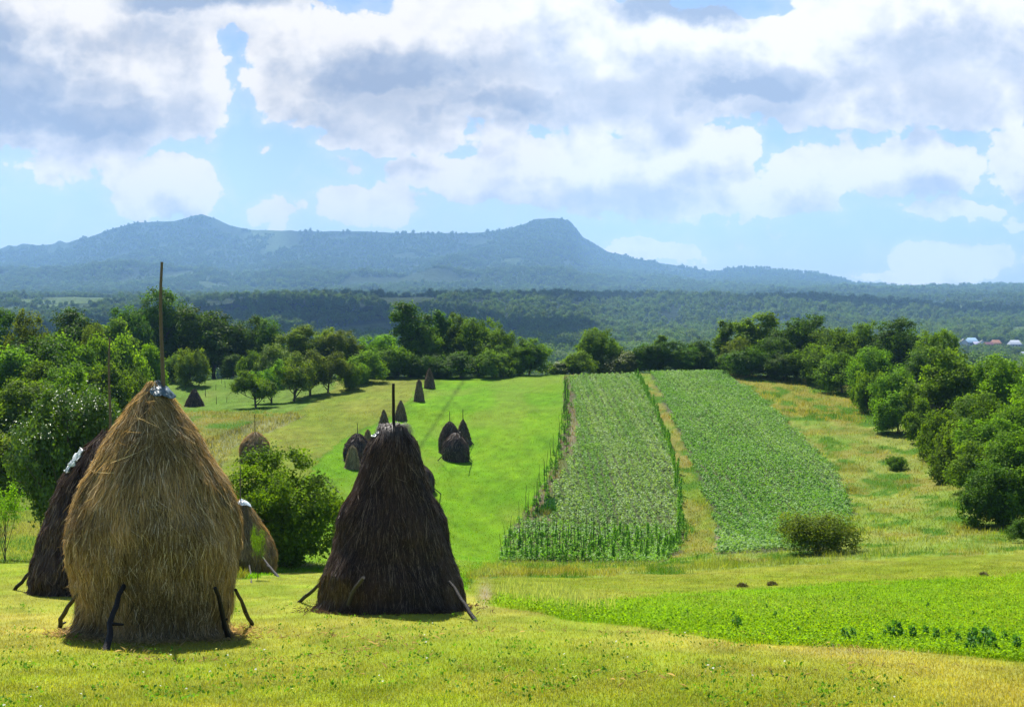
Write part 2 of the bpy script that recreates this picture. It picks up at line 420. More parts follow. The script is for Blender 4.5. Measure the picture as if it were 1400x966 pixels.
# far valley and mountains
uf = np.linspace(-1.0, 1.0, 900); yf = np.geomspace(190, 9300, 460)
UF, YF = np.meshgrid(uf, yf)
XF = UF * YF
ZF = H_exact(XF, YF) - np.where(YF < 240, .8, 0)
n1 = fbm(XF / 300, YF / 420, 5, 61)
PXF = 700 + F * UF
dk = (.012, .030, .012); md = (.022, .048, .016); lt = (.09, .14, .04)
f1 = sst(.40, .62, n1)[..., None]
cf = np.array(dk) * (1 - f1) + np.array(md) * f1
clear = sst(.66, .72, fbm(XF / 190 + 11, YF / 330, 4, 63))[..., None] * (sst(600, 900, YF) * (1 - .85 * sst(2800, 4200, YF)))[..., None]
cf = cf * (1 - clear) + np.array(lt) * clear
ridge_shade = (np.exp(-((YF - 2150) / 520) ** 2) * sst(170, 330, PXF) * (1 - sst(1000, 1300, PXF)))[..., None]  # cloud shadow on the wooded ridge, painted into the hill colour
cf = cf * (1 - .75 * ridge_shade) + np.array((.008, .022, .014)) * .75 * ridge_shade
pale = (sst(3900, 4300, YF) * (1 - sst(5200, 6500, YF)) * sst(.45, .6, fbm(XF / 700 + 5, YF / 900, 3, 66)))[..., None]  # sunlit patches of the foothills, painted in as paler green
cf = cf * (1 - .4 * pale) + np.array((.08, .12, .04)) * .4 * pale
topg = (sst(6600, 7200, YF) * sst(330, 350, PXF) * (1 - sst(370, 410, PXF)))[..., None] * .45
cf = cf * (1 - topg) + np.array((.14, .2, .06)) * topg
for vx, vy in ((1388, 458), (1312, 470), (1380, 452), (1322, 463)):
    gxv = (vx - 700) / F * 1450
    w = np.exp(-(((XF - gxv) / 16) ** 2 + ((YF - 1460) / 60) ** 2))[..., None]
    cf = cf * (1 - w) + np.array((.22, .32, .08)) * w
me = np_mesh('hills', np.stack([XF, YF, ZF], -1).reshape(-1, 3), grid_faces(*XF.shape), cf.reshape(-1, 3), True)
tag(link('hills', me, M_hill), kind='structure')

# ------------------------------------------------------------------ grass blades
def blades(name, x, y, z, hgt, wid, lean, cola, colb, label, cat='grass'):
    n = len(x)
    th = rng.random(n) * 2 * np.pi; ph = rng.random(n) * 2 * np.pi
    le = lean * rng.random(n)
    dx = np.cos(th) * wid / 2; dy = np.sin(th) * wid / 2
    tx = np.cos(ph) * le * hgt; ty = np.sin(ph) * le * hgt
    h = hgt * (1 - .35 * le)
    V = np.empty((n, 5, 3))
    V[:, 0] = np.stack([x - dx, y - dy, z - .01], 1); V[:, 1] = np.stack([x + dx, y + dy, z - .01], 1)
    V[:, 2] = np.stack([x + tx * .35 + dx * .8, y + ty * .35 + dy * .8, z + h * .6], 1)
    V[:, 3] = np.stack([x + tx * .35 - dx * .8, y + ty * .35 - dy * .8, z + h * .6], 1)
    V[:, 4] = np.stack([x + tx, y + ty, z + h], 1)
    b = (np.arange(n) * 5)[:, None]
    Fc = np.stack([b + (0, 1, 2), b + (0, 2, 3), b + (3, 2, 4)], 1).reshape(-1, 3)
    f = rng.random(n)[:, None]
    c = cola * (1 - f) + colb * f
    c = c * (.75 + .5 * rng.random((n, 1)))
    C = np.repeat(c[:, None], 5, 1)
    me = np_mesh(name, V.reshape(-1, 3), Fc, C.reshape(-1, 3))
    return tag(link(name, me, M_grass), label, cat, kind='stuff')
def screen_pts(n, y0, y1, x0=-160, x1=1560):
    px = rng.uniform(x0, x1, n); py = rng.uniform(y0, y1, n)
    x, y, z = G(px, py)
    return x, y, z
# params per zone: height, width, lean, density keep, straw share
GP = {'knoll': (.042, .007, 1.8, 1, .2), 'clover': (.09, .010, 1.0, 1, .02), 'yellow_strip': (.06, .009, 1.2, 1, .2), 'band': (.17, .014, 1.4, 1, .05),
      'green_field': (.08, .02, .9, .8, .02), 'yellow_meadow': (.08, .02, 1.0, .8, .2), 'bank': (.28, .025, 1.2, 1, .25), 'stake_meadow': (.09, .02, .9, .8, .05), 'olive_meadow': (.15, .02, .9, .9, .25),
      'left_meadow': (.09, .016, 1.2, 1, .05), 'rough_meadow': (.15, .02, 1.6, 1, .07), 'gold_meadow': (.25, .025, 1.3, 1, .2), 'path': (.14, .02, 1.4, 1, .08), 'edge': (.16, .03, 1, .5, .1),
      'plot': (.1, .02, 1, .3, 0), 'plot_right': (.1, .02, 1, .3, 0), 'bottom': (.12, .02, 1, .4, 0), 'onions': (.22, .03, .5, 1, 0), 'wood': (.5, .06, .8, .5, .1)}
gh = np.array([GP[z[0]] for z in ZON])
def make_grass(name, n, y0, y1, label, keep_far=1, x0=-160, x1=1560, only=None):
    x, y, z = screen_pts(n, y0, y1, x0, x1)
    zi = zone(x, y, z)
    k = (rng.random(len(x)) < gh[zi, 3]) & (y < 168)
    if only is not None: k &= np.isin(zi, [ZI[o] for o in only])
    x, y, z, zi = x[k], y[k], z[k], zi[k]
    ca = zcol(x, y, zi) * .80; cb = ca * np.array((1.3, 1.12, 1.0))
    st = rng.random(len(x)) < gh[zi, 4]
    cb[st] = np.array((.36, .31, .13)) * (.7 + .5 * rng.random((st.sum(), 1)))
    tall = (.55 + .9 * rng.random(len(x)) ** 2 + 1.6 * sst(.55, .75, fbm(x / 1.2, y / 1.2, 2, 44)) * (gh[zi, 0] > .1))
    wd = gh[zi, 1] * np.clip(y / 25, .9, 3.2) ** .5
    return blades(name, x, y, z, gh[zi, 0] * tall, wd, gh[zi, 2], ca, cb, label)
make_grass('grass', 430000, 768, 1060, 'short yellowish mown grass over the near slope round the haystacks')
make_grass('meadow_grass', 260000, 560, 800, 'rough and mown grass over the fields of the middle slope')
make_grass('far_meadow_grass', 70000, 503, 575, 'bright grass over the far crest of the fields')
# pale seed-heads by the ditch
def wisps(n, poly, hgt, col, name, label, wid=.012):
    px = rng.uniform(min(p[0] for p in poly), max(p[0] for p in poly), n); py = rng.uniform(min(p[1] for p in poly), max(p[1] for p in poly), n)
    k = inpoly(px, py, poly); x, y, z = G(px[k], py[k])
    c = np.broadcast_to(np.array(col), (len(x), 3))
    return blades(name, x, y, z, hgt * (.6 + .8 * rng.random(len(x))), wid, .7, c, c * 1.3, label)
wisps(1500, [(665, 812), (700, 795), (770, 806), (850, 835), (790, 836), (720, 826)], .30, (.30, .34, .17), 'seed_grass', 'pale feathery seed-head grass in the dip right of the dark haystack')
wisps(5000, [(640, 765), (1400, 738), (1400, 752), (1100, 770), (640, 790)], .26, (.25, .28, .12), 'seed_grass', 'straw coloured tall grass along the foot of the cultivated plots')
wisps(2500, [(0, 766), (0, 700), (60, 700), (60, 768)], .14, (.26, .3, .10), 'seed_grass', 'pale tall grass behind the small sapling at the left edge')

# ------------------------------------------------------------------ leaves helper
def leaves(mb, cen, size, col, up=.35, nrm=None, asp=.6):
    """pointed four-cornered leaves at cen (n,3)"""
    n = len(cen)
    nv = rng.normal(size=(n, 3)); nv /= np.linalg.norm(nv, axis=1)[:, None]
    if nrm is not None: nv = nv * .75 + nrm
    nv[:, 2] += up
    nv /= np.linalg.norm(nv, axis=1)[:, None]
    a = np.cross(nv, rng.normal(size=(n, 3))); a /= np.linalg.norm(a, axis=1)[:, None]
    b = np.cross(nv, a)
    s = (size * (.65 + .7 * rng.random(n)))[:, None]
    V = np.empty((n, 4, 3))
    V[:, 0] = cen - a * s * .5; V[:, 2] = cen + a * s * .5 - nv * s * .12
    V[:, 1] = cen + b * s * asp * .5 + nv * s * .1; V[:, 3] = cen - b * s * asp * .5 + nv * s * .1
    q = (np.arange(n) * 4)[:, None]
    Fc = np.vstack([q + (0, 1, 2), q + (0, 2, 3)])
    C = np.repeat(np.asarray(col)[:, None], 4, 1).reshape(-1, 3)
    mb.add(V.reshape(-1, 3), Fc, C)
GREEN = np.array((.088, .150, .014))
def crown_mesh(name, lobes, nclus, nleaf, lsize, spread, seed, shell=.75, up=.35, clump_col=.35):
    """lobes: (x,y,z,rx,ry,rz). clusters of leaves near the lobes' skins, so gaps and shadows form between them"""
    global rng
    keep = rng; rng = np.random.default_rng(seed)
    lobes = np.array(lobes, float)
    vol = (lobes[:, 3] * lobes[:, 4] * lobes[:, 5]) ** (2 / 3); pr = vol / vol.sum()
    li = rng.choice(len(lobes), nclus, p=pr)
    d = rng.normal(size=(nclus, 3)); d /= np.linalg.norm(d, axis=1)[:, None]
    rad = shell + (1.06 - shell) * rng.random(nclus) ** .6
    inner = rng.random(nclus) < .18
    rad[inner] = rng.uniform(.2, .8, inner.sum())
    cc = lobes[li, :3] + d * lobes[li, 3:] * rad[:, None]
    dd = d.copy()
    ci = rng.integers(0, nclus, nleaf)
    off = rng.normal(size=(nleaf, 3)) * spread * (.6 + .8 * rng.random(nclus))[ci][:, None]
    off[:, 2] *= .95
    pos = cc[ci] + off
    mb = MB()
    cv = (1 - clump_col / 2 + clump_col * rng.random(nclus))[ci]
    col = GREEN * (cv * (.8 + .4 * rng.random(nleaf)))[:, None]
    yel = rng.random(nleaf) < .12
    col[yel] *= (1.5, 1.3, 1.0)
    leaves(mb, pos, lsize, col, up, dd[ci] * .95)
    me = mb.mesh(name); rng = keep
    return me, lobes
def trunk_mesh(name, h, r0, lobes, seed, base_split=.3, col=(.6, .5, .4), limbs=7, multi=1):
    global rng
    keep = rng; rng = np.random.default_rng(seed + 99)
    mb = MB(); lobes = np.asarray(lobes)
    for k in range(multi):
        o = np.array((rng.normal() * .12, rng.normal() * .12, 0)) * (multi > 1)
        tilt = rng.normal(size=2) * (.05 + .12 * (multi > 1)) * h
        zs = np.linspace(-.25, h * .8, 8)
        pts = [np.array((o[0] + tilt[0] * (z / h) + math.sin(z * 1.3 + seed) * .02 * h * (z > 0), o[1] + tilt[1] * (z / h), z)) for z in zs]
        rr = r0 / multi ** .5 * np.linspace(1, .22, 8); rr[0] *= 1.5
        tube(mb, pts, rr, 1, 8, .15)
        for q in range(limbs):
            lb = lobes[rng.integers(0, len(lobes))]
            i = rng.integers(2, 6) if base_split > .2 else rng.integers(1, 5)
            p0 = pts[i]; p1 = lb[:3] + rng.normal(size=3) * lb[3:] * .4
            if p1[2] < p0[2] + .1: p1[2] = p0[2] + .3 * abs(p1[2] - p0[2]) + .2
            mid = p0 * .5 + p1 * .5 + rng.normal(size=3) * .05 * h; mid[2] -= .03 * h
            tube(mb, [p0, p0 * .75 + mid * .25, mid, p1 * .6 + mid * .4, p1], rr[i] * np.array((.6, .5, .4, .25, .1)), 1, 6, .15)
            for w in range(2):
                p2 = p1 + rng.normal(size=3) * lb[3:] * .5
                tube(mb, [mid, (mid + p2) / 2 + rng.normal(size=3) * .03 * h, p2], rr[i] * np.array((.32, .2, .06)), 1, 5)
    me = mb.mesh(name, True); rng = keep
    return me
def rl(seed, n, cx, cz, rx, rz, lr, z0=None, ymul=1):
    """random lobes filling an ellipsoid crown"""
    g = np.random.default_rng(seed); out = []
    for i in range(n):
        d = g.normal(size=3); d /= np.linalg.norm(d)
        t = .35 + .45 * g.random()
        x, y, z = d[0] * rx * t + cx, d[1] * rx * t * ymul, d[2] * rz * t + cz
        s = lr * (.75 + .5 * g.random())
        if z0 is not None and z - s < z0: z = z0 + s * .8
        out.append((x, y, z, s, s, s * 1.05))
    return out
PROTO = {}
def proto(key, H_, Wd, lobes, nclus, nleaf, lsize, spread, seed, r0, shell=.75, bs=.3, limbs=7, multi=1, up=.35, cc=.35):
    cm, lb = crown_mesh('crown', lobes, nclus, nleaf, lsize, spread, seed, shell, up, cc)
    tm = trunk_mesh('trunk', H_ * .8, r0, lb, seed, bs, limbs=limbs, multi=multi)
    co = np.empty(len(cm.vertices) * 3, np.float32); cm.vertices.foreach_get('co', co); co = co.reshape(-1, 3)
    H_ = float(np.percentile(co[:, 2], 99.7)); Wd = float(np.percentile(co[:, 0], 99.3) - np.percentile(co[:, 0], .7))
    tm.materials.append(M_bark); cm.materials.append(LEAF['mid'])
    PROTO.setdefault(key, []).append((cm, tm, H_, Wd))
for s in (1, 2, 3):   # broad dense trees
    proto('oak', 10, 8, rl(s, 19, 0, 5.3, 3.7, 5.2, 1.65, .3), 300, 24650, .30, .34, s, .22, limbs=9, cc=.5)
for s in (11, 12):    # round full crowns
    proto('round', 9, 8, rl(s, 19, 0, 4.6, 3.9, 4.6, 1.7, .1), 320, 27550, .28, .34, s, .18, cc=.4)
for s in (21, 22):    # tall and airy
    L_ = [(math.sin(i * 2.1 + s) * 1.15, math.cos(i * 1.7 + s) * 1.1, 1.5 + i * .88, 1.3 - .03 * i, 1.3, 1.1) for i in range(11)]
    proto('tall', 12, 5.2, L_, 210, 17400, .30, .30, s, .2, limbs=11, cc=.5)
for s in (31, 32):    # narrow column
    L_ = [(math.sin(i * 2.1 + s) * .35, math.cos(i * 1.7 + s) * .3, .9 + i * 1.0, .95 - .06 * abs(i - 3), .95 - .05 * abs(i - 3), .9) for i in range(9)]
    proto('column', 10, 2.6, L_, 130, 11600, .26, .24, s, .14)
for s in (41, 42):    # fruit trees, low forking, see-through
    proto('orchard', 5, 5.6, rl(s, 11, 0, 3.1, 2.7, 1.6, 1.0, 1.1), 120, 11600, .20, .22, s, .15, .55, .1, 13, up=.5, cc=.4)
for s in (51, 52, 53): # bushes down to the ground
    proto('bush', 4, 4.8, rl(s, 14, 0, 1.9, 2.4, 1.9, 1.0, -.1), 240, 20300, .19, .22, s, .07, bs=.1, limbs=6, multi=3, cc=.4)
def spike(s):
    g = np.random.default_rng(s); o = []
    for i in range(16):
        a = g.random() * 6.28; r = 1.8 * g.random() ** .6; o.append((math.cos(a) * r, math.sin(a) * r, 1.2 + 3.2 * g.random() * (1 - r / 3.2), .65, .65, 1.0))
    return o
for s in (61, 62):    # loose upward hazel-like clumps
    proto('loose', 5.4, 4.6, spike(s), 230, 18850, .22, .24, s, .07, bs=.1, limbs=8, multi=4, cc=.45)
proto('near_bush', 4.4, 4.0, rl(71, 26, 0, 2.2, 2.3, 2.2, .9, .1), 520, 52000, .115, .17, 71, .12, bs=.1, limbs=9, multi=3, cc=.45)
proto('near_tree', 4.2, 4.6, rl(72, 20, 0, 2.6, 2.35, 1.7, .85, .8), 420, 36000, .12, .16, 72, .13, bs=.1, limbs=10, multi=2, cc=.35)
proto('sapling', 3.0, 2.4, rl(73, 9, 0, 2.1, 1.2, .8, .4, 1.1), 60, 1500, .10, .16, 73, .045, bs=.1, limbs=9, cc=.4)
proto('scrub', 2.2, 4.0, rl(74, 16, 0, 1.0, 2.0, .9, .6, -.1), 260, 13000, .10, .18, 74, .04, bs=.1, limbs=8, multi=5, cc=.4)
CNT = {}
def tree(name, key, px, top, w, Y, mat, label, cat='tree', group=None, base=None, rz=None):
    if base is not None:
        x, Y, z = (float(v) for v in G(px, base))
    else:
        x = (px - 700) / F * Y * 1.004; z = float(H(x, Y))
    if name == 'bush' and Y >= 142 and base is None: top -= 7; w *= 1.25
    tz = at(px, top, Y)[2]
    k = CNT.get(key, 0); CNT[key] = k + 1
    cm, tm, h0, w0 = PROTO[key][k % len(PROTO[key])]
    hh = max(tz - z, 1.0)
    ww = w * Y / F
    o = empty(name, (x, Y, z - .05), rz if rz is not None else (k * 2.4) % 6.28)
    o.scale = (ww / w0 * 1.02, ww / w0 * 1.02, hh / h0)
    t = link('trunk', tm, None, o)
    c = link('crown', cm, None, o)
    c.material_slots[0].link = 'OBJECT'; c.material_slots[0].material = LEAF[mat]
    tag(o, label, cat, group)
    return o
BT, BU = 'broadleaf_tree', 'bush'
T = [
 # left wood, back row
 (BT, 'oak', 2, 425, 70, 122, 'dark', 'very dark broadleaf tree cut by the left edge of the picture'),
 (BT, 'round', 38, 428, 62, 118, 'olive', 'brownish green round tree beside the very dark tree at the left edge'),
 (BT, 'oak', 58, 463, 88, 106, 'dark', 'low dark green tree below the brownish green round tree'),
 (BT, 'tall', 106, 424, 66, 138, 'dark', 'dark pointed tree standing up from the left wood against the blue slope'),
 (BT, 'round', 133, 443, 42, 134, 'olive', 'yellow tinged small tree right of the dark pointed tree'),
 (BT, 'tall', 160, 437, 44, 146, 'bright', 'light green slim tree behind the bare pole of the hidden haystack'),
 (BT, 'oak', 181, 423, 46, 160, 'dark', 'dusky blue green tree just left of the tallest oak'),
 (BT, 'oak', 214, 396, 66, 166, 'dark', 'tallest dark oak of the left wood, behind the pole of the golden haystack'),
 (BT, 'oak', 249, 412, 54, 168, 'dark', 'dark oak with thin open crown right of the tallest oak'),
 (BT, 'oak', 294, 422, 78, 166, 'dark', 'wide dense dark oak above the meadow with stakes'),
 (BT, 'oak', 350, 433, 46, 168, 'dark', 'left of two dark trees with a notch of blue hill between their crowns'),
 (BT, 'oak', 376, 438, 46, 166, 'dark', 'dark tree with rounded crown left of the pale yellow tree'),
 (BT, 'tall', 406, 445, 46, 158, 'olive', 'pale yellow green tree with sparse crown'),
 (BT, 'round', 442, 450, 50, 160, 'olive', 'olive green tree behind the orchard'),
 (BT, 'oak', 470, 452, 56, 158, 'olive', 'broad olive green tree right behind the orchard'),
 (BT, 'round', 519, 458, 52, 158, 'bright', 'bright green rounded tree left of the tall airy tree'),
 (BU, 'bush', 541, 482, 42, 156, 'mid', 'green bush filling the foot of the tall airy tree'),
 (BU, 'bush', 501, 487, 46, 150, 'bright', 'large clipped looking round light green bush by the meadow edge'),
 (BU, 'bush', 478, 502, 28, 143, 'mid', 'small round dark green bush at the end of the orchard'),
 (BU, 'bush', 491, 505, 26, 147, 'bright', 'small light bush between the two round bushes'),
 (BU, 'bush', 345, 487, 30, 152, 'mid', 'dark round bush at the right end of the stake meadow'),
 (BU, 'bush', 262, 484, 34, 152, 'olive', 'small pale olive tree in front of the dense dark oak'),
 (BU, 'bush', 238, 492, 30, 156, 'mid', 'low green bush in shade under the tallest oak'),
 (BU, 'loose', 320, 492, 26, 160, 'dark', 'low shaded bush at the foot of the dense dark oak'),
 (BU, 'bush', 205, 485, 44, 140, 'bright', 'yellow green bush at the top left corner of the stake meadow'),
 (BT, 'orchard', 350, 507, 58, 0, 'mid', 'leftmost orchard tree with low wide crown and short trunk', 557),
 (BT, 'orchard', 371, 492, 44, 134, 'bright', 'light green fruit tree tucked behind the leftmost orchard tree'),
 (BT, 'orchard', 402, 483, 64, 0, 'olive', 'fruit tree with dark forked trunk in the middle of the orchard', 548),
 (BT, 'orchard', 425, 478, 54, 140, 'olive', 'greyish fruit tree behind the forked trunk tree'),
 (BT, 'orchard', 448, 482, 52, 0, 'olive', 'rightmost fruit tree casting its shadow on the yellow meadow', 536),
 (BU, 'bush', 378, 478, 42, 150, 'grey', 'pale grey green shrub behind the orchard'),
 # left wood, front masses
 (BT, 'loose', 18, 478, 84, 104, 'mid', 'bushy mid green tree under the very dark tree at the left edge'),
 (BT, 'loose', 62, 495, 76, 98, 'mid', 'bushy tree in the second row of the left wood, below the low dark tree'),
 (BT, 'loose', 100, 462, 66, 116, 'mid', 'feathery green tree below the dark pointed tree'),
 (BT, 'loose', 138, 463, 60, 120, 'bright', 'feathery light green tree left of the bare pole'),
 (BT, 'loose', 172, 462, 56, 124, 'bright', 'feathery light green tree right of the bare pole'),
 (BT, 'loose', 205, 472, 42, 130, 'bright', 'light green bushy tree beside the start of the golden haystack pole'),
 (BT, 'round', 95, 500, 84, 94, 'mid', 'wide rounded thicket in the middle of the left wood'),
 (BT, 'loose', 143, 500, 64, 102, 'mid', 'thicket directly behind the bare pole of the hidden haystack'),
 (BU, 'bush', 178, 507, 50, 112, 'mid', 'last thicket of the left wood before the open meadow'),
 (BT, 'round', 28, 520, 104, 84, 'mid', 'large soft green thicket at the left edge of the picture'),
 (BU, 'bush', 76, 535, 80, 84, 'dark', 'dark bush just above the glossy leaved tree'),
 (BU, 'bush', 132, 535, 56, 92, 'dark', 'shaded bush behind the glossy leaved tree, next to the bare pole'),
 (BU, 'bush', -12, 590, 100, 66, 'olive', 'olive green bush at the left edge above the small sapling'),
 (BU, 'bush', 30, 600, 60, 68, 'dark', 'shaded undergrowth bush left of the glossy leaved tree'),
 (BU, 'near_tree', 94, 534, 150, 44, 'glossy', 'large bush with glossy pale flecked leaves behind the left haystack'),
 (BT, 'sapling', 8, 655, 62, 0, 'bright', 'small thin trunked young tree at the left edge on the near slope', 768),
 (BT, 'sapling', 352, 716, 27, 0, 'bright', 'wispy young plant growing in front of the smaller golden haystack', 792),
 (BU, 'near_bush', 386, 618, 148, 0, 'mid', 'big dark rounded bush between the golden and the dark haystack', 770),
 # central group
 (BT, 'tall', 563, 414, 56, 163, 'dark', 'tallest airy tree of the central group'),
 (BT, 'column', 601, 425, 28, 166, 'dark', 'narrow dark tree beside the tallest airy tree'),
 (BT, 'oak', 583, 446, 40, 161, 'mid', 'green tree between the airy tree and the narrow tree'),
 (BT, 'round', 630, 430, 56, 168, 'mid', 'rounded green tree right of the narrow dark tree'),
 (BT, 'round', 655, 436, 58, 166, 'mid', 'largest rounded tree of the central group, sunlit on top'),
 (BT, 'oak', 683, 450, 44, 163, 'mid', 'sloping shouldered tree on the right side of the central group'),
 (BT, 'round', 724, 462, 54, 160, 'mid', 'single rounded tree at the right end of the central group'),
 (BU, 'bush', 700, 478, 42, 160, 'mid', 'small tree squeezed between the sloping tree and the end tree'),
 (BU, 'bush', 675, 486, 44, 156, 'mid', 'light flecked bush at the foot of the central group'),
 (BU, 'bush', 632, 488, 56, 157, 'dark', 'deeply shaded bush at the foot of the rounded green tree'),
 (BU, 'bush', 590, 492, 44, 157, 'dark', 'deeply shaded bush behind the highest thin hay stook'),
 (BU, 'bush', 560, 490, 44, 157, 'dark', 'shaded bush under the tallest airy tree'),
 # gap and right
 (BT, 'round', 818, 449, 56, 166, 'mid', 'single round headed tree above the left vegetable plot'),
 (BU, 'bush', 793, 487, 42, 160, 'bright', 'light round bush leaning on the single round headed tree'),
 (BU, 'loose', 768, 500, 36, 162, 'grey', 'grey green scrub at the top corner of the bean poles'),
 (BU, 'loose', 853, 488, 44, 164, 'grey', 'brownish scrub right of the single round headed tree'),
 (BT, 'oak', 888, 468, 42, 163, 'dark', 'left of a pair of low dark trees above the vegetable plots'),
 (BT, 'column', 902, 458, 18, 165, 'mid', 'thin top poking up between the pair of low dark trees'),
 (BT, 'oak', 926, 466, 46, 163, 'dark', 'right of a pair of low dark trees above the vegetable plots'),
 (BT, 'loose', 958, 466, 46, 166, 'dark', 'dull dark tree left of the narrow pointed tree'),
 (BT, 'column', 988, 438, 28, 169, 'mid', 'narrow pointed tree left of the tall yellow green tree'),
 (BT, 'tall', 1028, 428, 62, 170, 'bright', 'tall yellow green tree standing over the right vegetable plot'),
 (BT, 'round', 1006, 462, 42, 164, 'olive', 'yellowish tree at the foot of the narrow pointed tree'),
 (BT, 'oak', 1050, 462, 52, 160, 'dark', 'dark tree between the yellow green tree and the oak with dense dark head'),
 (BT, 'oak', 1088, 432, 64, 164, 'dark', 'oak with dense dark head, highest of the right hand row'),
 (BT, 'round', 1138, 449, 62, 160, 'mid', 'rounded green tree right of the dense dark oak'),
 (BT, 'round', 1176, 441, 56, 164, 'mid', 'rounded green tree in the middle of the right hand row'),
 (BT, 'oak', 1232, 436, 72, 160, 'dark', 'broad dark tree with uneven top in the right hand row'),
 (BT, 'round', 1280, 451, 56, 152, 'bright', 'light green tree at the right end of the back row'),
 (BU, 'bush', 1112, 478, 52, 154, 'mid', 'bush at the foot of the dense dark oak'),
 (BT, 'round', 1150, 482, 58, 147, 'mid', 'dense shaded tree at the edge of the golden meadow'),
 (BU, 'bush', 1020, 484, 48, 157, 'dark', 'dark bush behind the upper corner of the right plot'),
 (BU, 'bush', 1070, 492, 46, 155, 'dark', 'dark low bush where the golden meadow begins'),
 (BT, 'round', 1188, 476, 62, 140, 'mid', 'light flecked tree above the low round bush on the meadow edge'),
 (BT, 'oak', 1252, 478, 62, 136, 'dark', 'deep green tree left of the big bright tree'),
 (BU, 'bush', 1186, 508, 44, 130, 'bright', 'light green bush left of the low round bush on the meadow edge'),
 (BU, 'bush', 1222, 503, 60, 126, 'mid', 'green bush behind the low round bush on the meadow edge'),
 (BU, 'bush', 1199, 527, 52, 0, 'grey', 'low round bush with pale leaves standing out into the meadow', 562),
 (BT, 'round', 1302, 478, 92, 112, 'bright', 'big bright green tree with billowing crown in the right wood'),
 (BT, 'round', 1374, 486, 82, 108, 'bright', 'bright green tree next to the right edge of the picture'),
 (BT, 'round', 1420, 500, 80, 100, 'bright', 'bright green tree cut by the right edge of the picture'),
 (BU, 'loose', 1229, 537, 54, 0, 'mid', 'small tree with bare leaning trunks on the meadow edge', 592),
 (BU, 'loose', 1262, 545, 42, 108, 'mid', 'upright green bush behind the grey leafless shrub'),
 (BU, 'bush', 1288, 562, 60, 98, 'mid', 'green bush right of the grey leafless shrub'),
 (BT, 'round', 1342, 538, 84, 98, 'mid', 'wide green tree below the two bright trees'),
 (BT, 'round', 1400, 535, 70, 92, 'bright', 'light tree at the right edge, halfway down the wood'),
 (BU, 'bush', 1304, 578, 72, 88, 'mid', 'rounded bush bulging over the meadow edge'),
 (BT, 'round', 1352, 572, 84, 84, 'mid', 'rounded tree behind the lower bushes of the right wood'),
 (BU, 'bush', 1330, 604, 84, 79, 'mid', 'large low bush overhanging the shaded meadow edge'),
 (BT, 'round', 1392, 588, 84, 76, 'mid', 'green thicket at the right edge above the lowest tree'),
 (BT, 'bush', 1368, 634, 100, 67, 'dark', 'lowest tree of the right wood with dark dappled leaves'),
 (BU, 'bush', 1415, 640, 80, 66, 'mid', 'thicket cut by the right edge beside the lowest tree'),
 (BU, 'bush', 1408, 708, 52, 58, 'dark', 'small dark bush at the right edge at the bottom of the wood'),
 (BU, 'scrub', 1120, 697, 98, 0, 'olive', 'greyish scrubby bush at the foot of the right vegetable plot', 756),
 (BU, 'bush', 1226, 622, 30, 0, 'mid', 'lone small tufted shrub in the open rough meadow', 641),
]
for r in T:
    tree(r[0], r[1], r[2], r[3], r[4], r[5], r[6], r[7], 'bush' if r[0] == BU else 'tree', base=r[8] if len(r) > 8 else None)
# leafless shrub
x, Y, z = (float(v) for v in G(1262, 598))
o = empty('bare_shrub', (x, Y - .6, z)); mb = MB()
for k in range(60):
    a = rng.random() * 6.28; r = .2 + 1.2 * rng.random(); h = 1.2 + 2.0 * rng.random()
    p = np.array((math.cos(a) * r, math.sin(a) * r, h))
    tube(mb, [(0, 0, -.1), p * (.3, .3, .5), p], [.03, .02, .006], (1.0, .8, .75), 4)
    for w in range(5):
        q = p + rng.normal(size=3) * .45
        tube(mb, [p * .7, (p * .7 + q) / 2, q], [.012, .01, .004], 1, 3)
link('twigs', mb.mesh('twigs'), M_barkl, o)
tag(o, 'grey leafless shrub at the edge of the right wood', 'bush')

